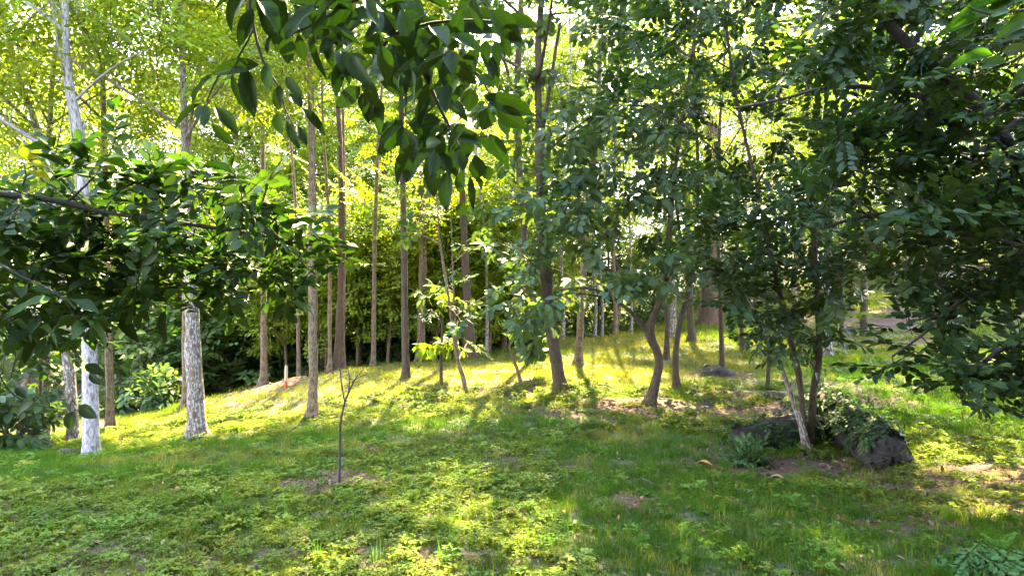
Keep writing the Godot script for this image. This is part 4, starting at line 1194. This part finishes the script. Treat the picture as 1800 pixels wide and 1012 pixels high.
		for q in in_poly(z[0], z[1], d - 0.3, d + 0.45):
			var dir := Vector3(rng.randf_range(-0.8, 0.8), rng.randf_range(-1.0, 0.1), rng.randf_range(-0.5, 0.5)).normalized()
			var ln := rng.randf_range(0.10, 0.17)
			put_leaf(root, q, q + dir * ln, ln * rng.randf_range(0.38, 0.5), (Vector3(0, 0.5, 0.7) + rdir() * 0.6).normalized(), z[2][rng.randi() % z[2].size()])

# the rest of a near tree's crown, above and beside the picture
func upper_crown(root: Node3D, lo: Vector3, hi: Vector3, n: int) -> void:
	var xf := []
	var cs := []
	var tb := MB.new()
	var top := Vector3(0.2, minf(4.4, lo.y - root.position.y + 0.6), -0.1)
	for i in n:
		var q := Vector3(rng.randf_range(lo.x, hi.x), rng.randf_range(lo.y, hi.y), rng.randf_range(lo.z, hi.z)) - root.position
		if i % 6 == 0: tb.tube(bend(top, top.lerp(q, 0.5) + Vector3(0, 0.5, 0), q, 6), tapered(7, 0.04, 0.008), 5, Color.WHITE)
		var dir := (rdir() + Vector3(0, -0.2, 0)).normalized()
		var xx := dir.cross(Vector3.UP + rdir() * 0.3).normalized()
		xf.append(Transform3D(Basis(xx, dir, xx.cross(dir).normalized()) * rng.randf_range(0.9, 1.3), q))
		cs.append(jcol(Color(0.036, 0.066, 0.018), 0.2))
	part("upper_limbs", tb.mesh(M.brown), root).set_meta("kind", "stuff")
	scatter("crown", clumps["broad0"], xf, cs, root)

func side_bough() -> void:
	rng.seed = 78
	var d := 4.0
	var bx := -5.2
	var root := thing("bushy_tree", "large-leaved tree reaching a long horizontal bough across the pale trunks", "tree", Vector3(bx, ground_y(bx, -3.6), -3.6))
	var tp2 := PackedVector3Array([Vector3(0, -0.3, 0), Vector3(0.05, 1.0, 0), Vector3(0.2, 2.2, -0.1), Vector3(0.1, 4.2, -0.1)])
	var sp := smooth_path(tp2, PackedFloat32Array([0.16, 0.13, 0.10, 0.05]), 0.2)
	var b := MB.new()
	b.tube(sp[0], sp[1], 12, Color.WHITE, bump, 0.4, false, 5, 0.4, 0.15, 0.5)
	part("trunk", b.mesh(M.brown), root)
	for w in [
		[[-600, 420, 30, 3.7], [-300, 350, 20, 3.9], [-80, 336, 13], [0, 341, 11], [100, 353, 9], [180, 372, 8], [260, 383, 7], [360, 398, 6], [450, 412, 5], [540, 430, 4], [600, 432, 2]],
		[[-300, 350, 12, 3.9], [-60, 440, 8, 3.7], [0, 465, 5, 3.6], [40, 487, 4, 3.6], [110, 525, 3, 3.6], [150, 600, 2, 3.6]],
		[[-80, 336, 8], [60, 400, 6, 4.2], [180, 450, 5, 4.3], [300, 500, 4, 4.3], [400, 520, 2, 4.3]],
		[[260, 383, 5], [310, 350, 4], [335, 315, 3], [348, 295, 2]], [[440, 410, 4, 4.0], [462, 350, 3, 4.1], [480, 300, 2, 4.1], [515, 262, 1.5, 4.1]],
		[[120, 352, 4], [165, 310, 3], [200, 250, 2], [203, 190, 1.5]], [[30, 345, 4], [45, 310, 3], [38, 280, 2]], [[180, 372, 3], [215, 330, 3], [250, 320, 2]],
		[[145, 362, 2], [153, 420, 2], [150, 470, 1.5]], [[230, 380, 2], [240, 440, 2], [215, 500, 1.5]], [[-60, 440, 6, 3.7], [-10, 640, 3, 3.9], [40, 705, 2, 4.0], [140, 722, 1.5, 4.0]],
		[[360, 398, 3], [390, 440, 2], [420, 500, 1.5]], [[500, 420, 3], [520, 450, 2], [550, 480, 1.5]]]:
		wood(root, "limb", w, d, M.twig)
	var up := ["mature", "green", "green"]
	var dn := ["mature", "green", "green"]
	for w in [
		[95, 262, 4.0, 6, 50, up, 0.5], [130, 300, 4.0, 7, 55, up, 0.4], [165, 285, 4.1, 6, 55, up, 0.5], [205, 300, 4.0, 7, 52, up, 0.4], [250, 325, 4.0, 7, 55, up, 0.4], [285, 305, 4.1, 6, 52, up, 0.6], [320, 335, 4.0, 7, 50, up, 0.4], [345, 300, 4.0, 7, 48, up, 0.7], [380, 320, 4.1, 6, 45, up, 0.5], [410, 300, 4.1, 5, 40, up, 0.6],
		[440, 375, 4.0, 6, 45, up, 0.3], [475, 380, 4.0, 6, 45, up, 0.4], [510, 385, 4.0, 6, 42, up, 0.4], [545, 400, 4.0, 6, 42, up, 0.3], [585, 425, 4.0, 6, 40, up, 0.0], [560, 450, 4.0, 6, 42, ["mature", "green"], -0.3],
		[30, 390, 3.9, 6, 60, dn, -0.2], [130, 420, 4.1, 7, 60, dn, -0.2], [180, 430, 4.1, 7, 58, dn, -0.3], [300, 430, 4.1, 6, 52, dn, -0.4], [410, 450, 4.1, 6, 48, dn, -0.4], [520, 470, 4.1, 6, 45, dn, -0.4],
		[40, 500, 3.7, 7, 62, dn, -0.4], [100, 520, 3.6, 7, 60, dn, -0.5], [150, 560, 3.6, 9, 58, dn, -0.8], [20, 560, 3.7, 6, 60, dn, -0.5], [70, 570, 3.7, 6, 58, dn, -0.5], [200, 510, 4.0, 7, 55, dn, -0.4], [300, 510, 4.2, 7, 52, dn, -0.4], [400, 510, 4.2, 6, 48, dn, -0.6],
		[30, 470, 3.8, 6, 58, dn, -0.3], [170, 490, 3.9, 6, 55, dn, -0.3], [10, 430, 3.8, 6, 58, dn, -0.3]]:
		whorl(root, w[0], w[1], w[2], w[3], w[4], w[5], w[6])
	# yellow shoot, upright shoot and a few dangling leaves, one by one
	for a in [[44, 280, 12, 270, 16, "yellow"], [44, 278, 36, 250, 15, "yellow"], [48, 280, 76, 268, 14, "yellow"], [46, 290, 84, 288, 12, "yellow"], [46, 300, 88, 312, 16, "yellow"],
		[200, 195, 188, 172, 12, "young"], [201, 215, 232, 200, 13, "green"], [200, 215, 178, 196, 13, "green"], [201, 230, 234, 222, 12, "green"], [200, 232, 176, 212, 14, "green"], [201, 245, 235, 238, 13, "green"], [202, 190, 208, 168, 10, "young"],
		[150, 640, 178, 655, 18, "mature"], [158, 655, 172, 675, 14, "mature"], [140, 712, 172, 735, 22, "mature"], [130, 722, 118, 758, 26, "mature"], [60, 705, 20, 735, 22, "mature"], [45, 700, 30, 676, 18, "mature"], [70, 590, 45, 640, 20, "mature"], [40, 560, 52, 615, 24, "mature"], [200, 540, 240, 600, 22, "mature"], [290, 545, 285, 600, 22, "mature"], [400, 520, 425, 560, 18, "mature"]]:
		var dd := 4.0 + rng.randf_range(-0.1, 0.1)
		put_leaf(root, pix(a[0], a[1], dd), pix(a[2], a[3], dd + rng.randf_range(-0.05, 0.05)), a[4] * dd / FL * 1.1, (Vector3(0, 0.4, 1.0) + rdir() * 0.4).normalized(), a[5])
	upper_crown(root, Vector3(-8.5, 5.8, -6.0), Vector3(-3.0, 8.8, 1.5), 100)
	# inner twigs, too small to tell apart
	var xf := []
	var cs := []
	for z in [[PackedVector2Array([Vector2(-60, 340), Vector2(300, 380), Vector2(300, 520), Vector2(120, 600), Vector2(-60, 600)]), 150, Color(0.036, 0.066, 0.018)], [PackedVector2Array([Vector2(60, 280), Vector2(420, 310), Vector2(560, 410), Vector2(400, 440), Vector2(100, 350)]), 60, Color(0.036, 0.066, 0.018)], [PackedVector2Array([Vector2(280, 400), Vector2(600, 430), Vector2(560, 500), Vector2(300, 540)]), 40, Color(0.036, 0.066, 0.018)]]:
		for q in in_poly(z[0], z[1], 3.8, 4.7):
			var dir := rdir()
			var xx := dir.cross(Vector3.UP + rdir() * 0.3).normalized()
			xf.append(Transform3D(Basis(xx, dir, xx.cross(dir).normalized()) * 0.8, q - root.position - dir * 0.1))
			cs.append(jcol(z[2], 0.25))
	scatter("crown", sprigs["gloss1"], xf, cs, root)

func corner_bough() -> void:
	rng.seed = 79
	var d := 3.4
	var root := thing("young_tree", "fresh green large-leaved bough in front of the dark leaning trunk's top", "tree", Vector3(4.6, ground_y(4.6, -3.2), -3.2))
	var tp2 := PackedVector3Array([Vector3(0, -0.3, 0), Vector3(0.05, 1.4, 0), Vector3(0.0, 2.8, 0), Vector3(-0.1, 4.4, -0.1)])
	var sp := smooth_path(tp2, PackedFloat32Array([0.08, 0.065, 0.05, 0.02]), 0.2)
	var b := MB.new()
	b.tube(sp[0], sp[1], 10, Color.WHITE, bump, 0.4, false, 5, 0.4, 0.15, 0.5)
	part("trunk", b.mesh(M.brown), root)
	for w in [[[2480, 60, 16, 3.3], [2100, 40, 11], [1900, 20, 8], [1800, 18, 6], [1740, 25, 4], [1700, 10, 2]], [[1900, 20, 6], [1820, 85, 4], [1750, 120, 3], [1710, 135, 2]]]:
		wood(root, "limb", w, d, M.twig)
	for a in [[1745, 95, 1674, 107, 24, "young"], [1810, 82, 1762, 90, 22, "dull"], [1722, 32, 1655, 52, 20, "young"], [1810, 30, 1768, 52, 26, "green"], [1790, -4, 1688, 6, 22, "young"], [1776, 18, 1742, 26, 16, "green"], [1715, 40, 1684, 66, 20, "green"], [1800, 0, 1740, 10, 20, "green"], [1830, 60, 1770, 62, 18, "mature"], [1770, 110, 1720, 128, 24, "green"], [1820, 110, 1780, 150, 24, "mature"], [1745, 20, 1705, 22, 18, "green"], [1660, -10, 1630, 10, 16, "green"], [1850, 20, 1800, 44, 26, "green"]]:
		var dd := d + rng.randf_range(-0.1, 0.1)
		put_leaf(root, pix(a[0], a[1], dd), pix(a[2], a[3], dd + rng.randf_range(-0.08, 0.08)), a[4] * dd / FL * 1.1, (Vector3(0, 0.5, 0.9) + rdir() * 0.4).normalized(), a[5])

# ---------------------------------------------------------------- small things on the ground
func build_objects() -> void:
	rng.seed = 300
	# bare sapling with thorny twigs
	var sd := 8.3
	var base := pix(596, 850, sd)
	var foot := Vector3(base.x, ground_y(base.x, base.z), base.z)
	var sap := thing("bare_sapling", "leafless dark sapling with a forked top, in a ring of bare earth", "sapling", foot)
	for w in [["trunk", [[596, 858, 5.5], [597, 800, 4.6], [598, 745, 4], [606, 705, 3.5], [612, 690, 3]]], ["branch", [[612, 690, 4], [622, 668, 3], [634, 652, 2], [640, 648, 1]]], ["branch", [[606, 708, 3], [601, 680, 2.5], [598, 655, 2], [597, 640, 1]]], ["branch", [[612, 690, 2.5], [614, 665, 2], [611, 645, 1]]], ["branch", [[622, 668, 2], [634, 660, 1.5], [646, 656, 1]]]]:
		wood_at(sap, w[0], w[1], sd, foot.y - base.y, M.twig)
	var tw2 := MB.new()
	for k in 60:
		var t := rng.randf()
		var p := pix(lerpf(598, 618, t) + rng.randf_range(-4, 4), lerpf(735, 660, t), sd) - base
		var dir := Vector3(rng.randf_range(-1, 1), rng.randf_range(-0.1, 0.8), rng.randf_range(-1, 1)).normalized()
		tw2.tube(PackedVector3Array([p, p + dir * rng.randf_range(0.05, 0.14)]), PackedFloat32Array([0.003, 0.0012]), 3, Color.WHITE)
	part("twigs", tw2.mesh(M.twig), sap)
	# marker stake
	var st := meet(502, 684)
	var stake := thing("marker_stake", "short wooden stake, whitish above and orange below, on bare red earth", "stake", Vector3(st.x, ground_y(st.x, st.z), st.z))
	var white := StandardMaterial3D.new()
	white.albedo_color = Color(0.62, 0.55, 0.45)
	white.roughness = 0.8
	var orange := StandardMaterial3D.new()
	orange.albedo_color = Color(0.62, 0.27, 0.10)
	orange.roughness = 0.7
	var pb := MB.new()
	pb.tube(PackedVector3Array([Vector3(0, -0.1, 0), Vector3(0, 0.2, 0.0)]), PackedFloat32Array([0.04, 0.039]), 4, Color.WHITE, null, 0.0, true)
	part("painted_foot", pb.mesh(orange), stake)
	pb = MB.new()
	pb.tube(PackedVector3Array([Vector3(0, 0.2, 0), Vector3(0.01, 0.55, 0), Vector3(0.012, 0.58, 0)]), PackedFloat32Array([0.038, 0.037, 0.028]), 4, Color.WHITE, null, 0.0, true)
	part("post", pb.mesh(white), stake)
	# fallen logs
	fallen_log("fallen_log", "short thick fallen log lying level, with dark torn bark, in front of the three-stemmed tree", pix(1300, 775, 10.4), pix(1490, 765, 11.2), 0.25, 0.27, 400)
	fallen_log("fallen_log", "large dark rotten log pointing forward, ivy on its flank", pix(1440, 762, 12.0), pix(1565, 800, 9.4), 0.37, 0.31, 401)
	# stumps and clods
	clod("mossy_stump", "low dark mossy stump beside the thick white trunk", "stump", 122, 800, 11.2, 0.20, 0.13, M.log, 402)
	clod("soil_heap", "small heap of dark soil at the foot of a thin trunk", "heap", 1262, 660, 16.1, 0.42, 0.2, M.log, 403)
	clod("earth_clod", "dark earth clod on the sunlit slope in front of the thick rough trunk", "clod", 908, 705, 13.9, 0.22, 0.08, M.log, 404)
	clod("earth_clod", "dark earth clod near the top of the bright slope", "clod", 880, 655, 17.2, 0.2, 0.08, M.log, 405)
	clod("exposed_root", "dark exposed root hump beside the curved tree", "root", 1205, 684, 14.3, 0.3, 0.09, M.log, 406)
	clod("exposed_root", "dark rotten root hump uphill of the three-stemmed tree", "root", 1372, 690, 13.7, 0.35, 0.12, M.log, 407)
	# fallen branch
	var fb := thing("fallen_twig", "short dark fallen twig lying in the lush grass", "twig", Vector3.ZERO)
	var a := pix(1130, 846, 8.4)
	var c := pix(1150, 860, 8.2)
	a.y = ground_y(a.x, a.z) + 0.07
	c.y = ground_y(c.x, c.z) + 0.06
	fb.position = a
	var tb := MB.new()
	tb.tube(bend(Vector3.ZERO, (c - a) * 0.5 + Vector3(0, 0.03, 0.02), c - a, 5), tapered(6, 0.013, 0.007), 6, Color.WHITE, bump, 0.3, true)
	part("stick", tb.mesh(M.twig), fb)
	# big dead leaves lying singly
	for e in [["large orange fallen leaf on the grass by the short log", 1243, 815, 9.3, 0.26, Color(0.42, 0.22, 0.045), 0.2], ["large buff fallen leaf on the litter in front of the logs", 1372, 846, 8.6, 0.24, Color(0.34, 0.22, 0.13), 0.1], ["pale curled fallen leaf by the soil heap", 1245, 640, 16.9, 0.26, Color(0.45, 0.42, 0.33), -0.3], ["pale fallen leaf at the edge of the logs' litter", 1350, 808, 9.6, 0.14, Color(0.40, 0.33, 0.24), 0.9]]:
		var p := pix(e[1], e[2], e[3])
		p.y = ground_y(p.x, p.z) + 0.08
		var m := StandardMaterial3D.new()
		m.albedo_color = (e[5] as Color).linear_to_srgb()
		m.albedo_texture = M.veins
		m.roughness = 0.7
		var o := part("fallen_leaf", big[1], self)
		o.set_surface_override_material(0, m)
		tag(o, e[0], "leaf")
		var dir := Vector3(cos(e[6]), 0.06, sin(e[6]))
		var xn := dir.cross(Vector3.UP).normalized()
		o.transform = Transform3D(Basis(xn * e[4] * 0.5, dir.normalized() * e[4], xn.cross(dir).normalized() * e[4]), p - dir * e[4] * 0.5)
	# fern at the corner and tall grass clumps
	fern("fern with upright fronds beside a leafy low bush", 1758, 1000, 5.9, 0.26, 7)
	shrub(1735, 5.75, 0.22, 0.38, Color(0.06, 0.14, 0.03), "low leafy green bush around the fern", "", "gloss", 0.45, 60)
	shrub(1318, 9.6, 0.10, 0.22, Color(0.055, 0.10, 0.035), "low weed bush growing against the short log", "", "gloss", 0.5, 61)
	for g in [[265, 925, 6.9], [395, 885, 7.6], [438, 920, 6.95], [498, 900, 7.2], [535, 940, 6.6], [560, 990, 5.95], [795, 960, 6.3], [925, 970, 6.2], [660, 985, 6.0], [1125, 960, 6.35], [85, 940, 6.7], [970, 965, 6.25], [1010, 700, 13.4], [1300, 990, 5.9], [770, 985, 6.0]]:
		grass_clump(g[0], g[1], g[2])

func wood_at(parent: Node3D, called: String, pts: Array, d: float, lift: float, mat: Material) -> void:
	var p := PackedVector3Array()
	var r := PackedFloat32Array()
	for k in pts:
		p.append(pix(k[0], k[1], d) + Vector3(0, lift, 0) - parent.position)
		r.append(k[2] * d / FL * 0.5)
	var sp := smooth_path(p, r, 0.06)
	var b := MB.new()
	b.tube(sp[0], sp[1], 7, Color.WHITE, bump, 0.4, false, 0, 0.0, 0.3, 0.3)
	part(called, b.mesh(mat), parent)

func fallen_log(called: String, label: String, a: Vector3, b: Vector3, r0: float, r1: float, sd: int) -> void:
	rng.seed = sd
	a.y = ground_y(a.x, a.z) + r0 * 0.5
	b.y = ground_y(b.x, b.z) + r1 * 0.5
	var root := thing(called, label, "log", Vector3(a.x, a.y - r0 * 0.5, a.z), "fallen logs")
	var off := root.position
	var p := PackedVector3Array()
	var r := PackedFloat32Array()
	for i in 15:
		var t := i / 14.0
		p.append(a.lerp(b, t) - off + Vector3(0, 0.02 * sin(t * 5.0), 0))
		r.append(lerpf(r0, r1, t) * (1.0 + 0.07 * sin(t * 9.0 + sd)))
	# both ends are broken off and rotted round
	var ax0 := (p[14] - p[0]).normalized()
	for e in [[0.02, 0.94], [0.05, 0.78], [0.075, 0.45], [0.08, 0.04]]:
		p.insert(0, a - off - ax0 * e[0]); r.insert(0, r0 * e[1])
		p.append(b - off + ax0 * e[0]); r.append(r1 * e[1])
	var mb := MB.new()
	mb.tube(p, r, 26, Color.WHITE, bump, 0.4, false, 0, 0.0, 0.3, 0.6)
	part("bark", mb.mesh(M.log), root)
	# ivy and moss on the flank
	var xf := []
	var cs := []
	for k in (700 if r0 > 0.3 else 260):
		var t := pow(rng.randf(), 1.4) if r0 > 0.3 else rng.randf()
		var an := rng.randf_range(-0.3, 2.7)
		var ax := (b - a).normalized()
		var sdv := ax.cross(Vector3.UP).normalized()
		if sdv.z < 0.0: sdv = -sdv
		var nn := (sdv * cos(an) + Vector3.UP * sin(an)).normalized()
		if r0 <= 0.3 and rng.randf() < 0.5: continue
		var q := a.lerp(b, t * 0.95) - off + nn * lerpf(r0, r1, t) * rng.randf_range(1.0, 1.12)
		var dir := (rdir() + Vector3(0, -0.3, 0)).normalized()
		dir = (dir - nn * dir.dot(nn) * 0.7).normalized()
		var xx := dir.cross(nn).normalized()
		var sc := rng.randf_range(0.35, 0.7)
		xf.append(Transform3D(Basis(xx * sc, dir * sc, xx.cross(dir).normalized() * sc), q))
		cs.append(jcol(Color(0.035, 0.068, 0.02), 0.35))
	var iv := scatter("ivy", sprigs["gloss0"], xf, cs, root)
	iv.set_meta("kind", "stuff")

func clod(called: String, label: String, cat: String, px: float, py: float, d: float, r: float, h: float, mat: Material, sd: int) -> void:
	var p := pix(px, py, d)
	p.y = ground_y(p.x, p.z)
	var b := MB.new()
	var f := fnl(sd, 3.0 / r * 0.35, 3)
	var nr := 9
	var ns := 20
	for i in nr:
		var t := float(i) / (nr - 1)
		for k in ns + 1:
			var a := TAU * (k % ns) / ns
			var dir := Vector3(cos(a) * sin(t * PI * 0.55), cos(t * PI * 0.55), sin(a) * sin(t * PI * 0.55))
			var g := 1.0 + 0.55 * f.get_noise_3d(dir.x * r, dir.y * r, dir.z * r)
			b.vert(Vector3(dir.x * r * g, dir.y * h * g - 0.01, dir.z * r * 0.7 * g), dir, Color.WHITE, Vector2(float(k) / ns, t * 0.6))
	for i in nr - 1:
		for k in ns:
			var q := i * (ns + 1) + k
			b.tri(q, q + ns + 1, q + 1); b.tri(q + 1, q + ns + 1, q + ns + 2)
	var o := part(called, b.mesh(mat), self)
	o.position = p
	tag(o, label, cat)

func fern(label: String, px: float, py: float, d: float, ln: float, n: int) -> void:
	rng.seed = 500
	var p := pix(px, py, d)
	p.y = ground_y(p.x, p.z)
	var root := thing("fern", label, "fern", p)
	for k in n:
		var a := TAU * k / n + rng.randf()
		var b := MB.new()
		var tip := Vector3(cos(a) * ln * 0.55, ln * rng.randf_range(0.9, 1.4), sin(a) * ln * 0.55)
		var path := bend(Vector3.ZERO, Vector3(cos(a) * ln * 0.1, ln * 1.0, sin(a) * ln * 0.1), tip, 14)
		b.tube(path, tapered(15, 0.003, 0.001), 3, Color(0.08, 0.12, 0.03))
		for i in range(2, 15):
			var t := (path[i] - path[i - 1]).normalized()
			var sdv := t.cross(Vector3(cos(a), 0.3, sin(a))).normalized()
			var w := ln * 0.28 * sin(PI * (i - 1) / 14.5)
			for s in [-1.0, 1.0]:
				b.small_leaf(path[i], (sdv * s + t * 0.4).normalized(), Vector3(cos(a) * 0.5, 0.8, sin(a) * 0.5), w, 0.022, 0.2, jcol(Color(0.09, 0.19, 0.03), 0.15))
		part("frond", b.mesh(M.grass), root)

var clump_mesh: ArrayMesh
func grass_clump(px: float, py: float, d: float) -> void:
	rng.seed = 600 + int(px)
	var p := pix(px, py, d)
	p.y = ground_y(p.x, p.z)
	var root := thing("grass_clump", "tall upright grass clump standing out of the low weeds", "grass", p, "tall grass clumps in the near lawn")
	var b := MB.new()
	for k in 11:
		blade(b, Vector3(rng.randfn() * 0.02, 0, rng.randfn() * 0.02), rng.randf_range(0.14, 0.30), rng.randf_range(0.006, 0.010), rng.randf_range(0.05, 0.5), jcol(Color(0.10, 0.22, 0.035), 0.2), 4)
	part("blades", b.mesh(M.grass), root).set_meta("kind", "stuff")

func blade(b: MB, at: Vector3, h: float, w: float, lean: float, col: Color, segs: int) -> void:
	var a := rng.randf() * TAU
	var out := Vector3(cos(a), 0, sin(a))
	var sd := Vector3(-sin(a), 0, cos(a))
	var prev := -1
	for i in segs + 1:
		var t := float(i) / segs
		var c := at + Vector3.UP * h * (t - 0.35 * lean * t * t) + out * h * lean * t * t
		var nn := (out * 0.9 - Vector3.UP * lean * t * 0.3 + Vector3.UP * 0.35).normalized()
		var ww := w * (1.0 - t * 0.96) * 0.5
		var l := b.vert(c - sd * ww, nn, col, Vector2(0, t))
		b.vert(c + sd * ww, nn, col, Vector2(1, t))
		if prev >= 0:
			b.tri(prev, prev + 1, l); b.tri(prev + 1, l + 1, l)
		prev = l

# ---------------------------------------------------------------- grass, weeds, leaf litter
func build_cover() -> void:
	rng.seed = 900
	var gm := []
	var wm := []
	for v in 3:
		var b := MB.new()
		for k in 56:
			blade(b, Vector3(rng.randfn() * 0.06, 0, rng.randfn() * 0.06), rng.randf_range(0.045, 0.13), rng.randf_range(0.004, 0.008), rng.randf_range(0.2, 1.1), jcol(Color.WHITE, 0.25), 2)
		gm.append(b.mesh(M.grass))
		b = MB.new()
		for k in 28:
			var a := rng.randf() * TAU
			var r := 0.125 * sqrt(rng.randf())
			var p := Vector3(cos(a) * r, rng.randf_range(0.015, 0.07), sin(a) * r)
			for q in 3:
				var e := TAU * q / 3.0 + rng.randf()
				b.small_leaf(p, Vector3(cos(e), rng.randf_range(-0.2, 0.5), sin(e)).normalized(), (Vector3.UP + rdir() * 0.5).normalized(), rng.randf_range(0.022, 0.045), rng.randf_range(0.014, 0.026), 0.25, jcol(Color.WHITE, 0.25))
			b.tube(PackedVector3Array([Vector3(cos(a) * r * 0.4, -0.02, sin(a) * r * 0.4), p]), PackedFloat32Array([0.0015, 0.001]), 3, Color(0.8, 0.6, 0.6))
		wm.append(b.mesh(M.grass))
	for v in 2:
		var b := MB.new()
		for k in 14:
			var a := rng.randf() * TAU
			var r := 0.12 * sqrt(rng.randf())
			var p := Vector3(cos(a) * r, rng.randf_range(0.03, 0.11), sin(a) * r)
			b.tube(PackedVector3Array([Vector3(cos(a) * r * 0.3, -0.02, sin(a) * r * 0.3), p]), PackedFloat32Array([0.002, 0.0012]), 3, Color(0.8, 0.7, 0.6))
			for q in 4:
				var e := TAU * q / 4.0 + rng.randf()
				b.small_leaf(p, Vector3(cos(e), rng.randf_range(-0.35, 0.5), sin(e)).normalized(), (Vector3.UP + rdir() * 0.55).normalized(), rng.randf_range(0.04, 0.075), rng.randf_range(0.022, 0.04), 0.3, jcol(Color.WHITE, 0.3))
		wm.append(b.mesh(M.grass))
	var gx2 := [[], [], []]
	var gc := [[], [], []]
	var wx := [[], [], [], [], []]
	var wc := [[], [], [], [], []]
	var lx := [[], []]
	var lc := [[], []]
	var lush := Color(0.084, 0.17, 0.022)
	var dry := Color(0.175, 0.20, 0.036)
	var straw := Color(0.34, 0.30, 0.085)  # dry blades; its paleness also paints sunlight on the listed spots
	var weed := Color(0.135, 0.178, 0.03)
	for band in [[4.6, 9.0, 0.086, 0.9], [9.0, 14.0, 0.12, 1.1], [14.0, 22.0, 0.18, 1.5], [22.0, 42.0, 0.34, 2.6]]:
		var s: float = band[2]
		var z: float = band[0]
		while z < band[1]:
			var half: float = z * 0.78 + 1.2
			var x := -half
			while x < half:
				var px := x + rng.randf_range(-0.5, 0.5) * s
				var pz := -(z + rng.randf_range(-0.5, 0.5) * s)
				x += s
				var bare := bareness(px, pz)
				var hit := rng.randf()
				if hit < bare * 1.05 or rng.randf() < 0.23:
					for rep in (2 if z < 24.0 and rng.randf() < 0.6 else 0):
						var dir := Vector3(rng.randfn(), rng.randfn() * 0.25, rng.randfn()).normalized()
						px += rng.randfn() * 0.04; pz += rng.randfn() * 0.04
						var xx := dir.cross(Vector3.UP + rdir() * 0.4).normalized()
						var ln := rng.randf_range(0.03, 0.085)
						var v := rng.randi() % 2
						lx[v].append(Transform3D(Basis(xx * ln * 0.5, dir * ln, xx.cross(dir).normalized() * ln), Vector3(px, ground_y(px, pz) + 0.02, pz)))
						lc[v].append(jcol([Color(0.13, 0.068, 0.033), Color(0.075, 0.038, 0.022), Color(0.20, 0.13, 0.07), Color(0.10, 0.042, 0.024)][rng.randi() % 4], 0.25))
					continue
				var l := maxf(spot(lush_c, px, pz), 0.0) + 0.5 * patch.get_noise_2d(px * 2.0 + 7.0, pz * 2.0)
				var up := Vector3.UP + rdir() * 0.15
				var ang := rng.randf() * TAU
				var sc: float = band[3] * rng.randf_range(0.75, 1.3)
				var y := ground_y(px, pz) - 0.005
				var bx := Vector3(cos(ang), 0, sin(ang))
				var bz := bx.cross(up).normalized()
				bx = up.normalized().cross(bz).normalized()
				var k := rng.randi() % 3
				var sun_straw := spot(sun_straw_c, px, pz)  # weight of the dry grass that carries painted sunlight
				var tone := dry.lerp(lush, clampf(0.35 + l * 0.9 - sun_straw * 0.5, 0.0, 1.0))
				tone = tone.lerp(straw, clampf(sun_straw * (0.55 + 0.8 * patch.get_noise_2d(px * 7.0, pz * 7.0 + 60.0)), 0.0, 0.9))
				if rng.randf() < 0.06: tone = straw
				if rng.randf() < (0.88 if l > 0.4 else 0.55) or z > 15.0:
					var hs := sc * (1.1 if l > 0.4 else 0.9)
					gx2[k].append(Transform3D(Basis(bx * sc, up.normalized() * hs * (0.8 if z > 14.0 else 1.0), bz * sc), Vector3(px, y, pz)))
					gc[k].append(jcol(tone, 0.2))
				else:
					if rng.randf() < 0.23: k = 3 + rng.randi() % 2
					var wt := weed.lerp(lush, clampf(l + 0.6 * patch.get_noise_2d(px * 11.0, pz * 11.0), 0.0, 0.8))
					if rng.randf() < 0.05: wt = wt.lerp(straw, 0.4)
					wx[k].append(Transform3D(Basis(bx * sc, up.normalized() * sc, bz * sc), Vector3(px, y, pz)))
					wc[k].append(jcol(wt, 0.32))
			z += s
	var tall := MB.new()
	for k in 5: blade(tall, Vector3(rng.randfn() * 0.015, 0, rng.randfn() * 0.015), rng.randf_range(0.12, 0.24), rng.randf_range(0.004, 0.007), rng.randf_range(0.1, 0.9), jcol(Color.WHITE, 0.2), 4)
	var tx := []
	var tc := []
	for k in 3200:
		var z := -rng.randf_range(5.2, 13.0)
		var x := rng.randf_range(-0.85, 0.85) * -z
		if bareness(x, z) > 0.4: continue
		var a := rng.randf() * TAU
		var sc := rng.randf_range(0.5, 1.2)
		tx.append(Transform3D(Basis(Vector3.UP, a) * sc, Vector3(x, ground_y(x, z), z)))
		tc.append(jcol(lush.lerp(dry, rng.randf()), 0.25))
	var sward := mass("grass", "green grass of mixed height growing over the whole clearing", "grass")
	scatter("tall_blades", tall.mesh(M.grass), tx, tc, sward)
	for k in 3: scatter("tufts", gm[k], gx2[k], gc[k], sward)
	var plants := mass("weeds", "low broad-leaved weeds mixed into the grass", "weeds")
	for k in 5: scatter("weed_plants", wm[k], wx[k], wc[k], plants)
	var dead := mass("leaf_litter", "brown dead leaves scattered on the bare earth", "leaf litter")
	for v in 2: scatter("dead_leaves", big_litter(v), lx[v], lc[v], dead)

func mass(called: String, label: String, category: String) -> Node3D:
	var o := Node3D.new()
	o.name = called
	add_child(o)
	tag(o, label, category, "", "stuff")
	return o

func big_litter(v: int) -> ArrayMesh:
	var b := MB.new()
	var segs := 4
	for i in segs + 1:
		var t := float(i) / segs
		var w := sin(PI * clampf(t, 0.02, 0.99)) * 0.5
		for k in 3:
			var s := k - 1.0
			b.vert(Vector3(s * w, t, (0.35 if v == 0 else 0.2) * absf(s) * w + (0.25 if v == 0 else -0.2) * t * t), Vector3(-s * 0.3, 0, 1).normalized(), Color.WHITE, Vector2(0.5 + s * w, t))
	for i in segs:
		for k in 2:
			var a := i * 3 + k
			b.tri(a, a + 3, a + 1); b.tri(a + 1, a + 3, a + 4)
	return b.mesh(M.litter)
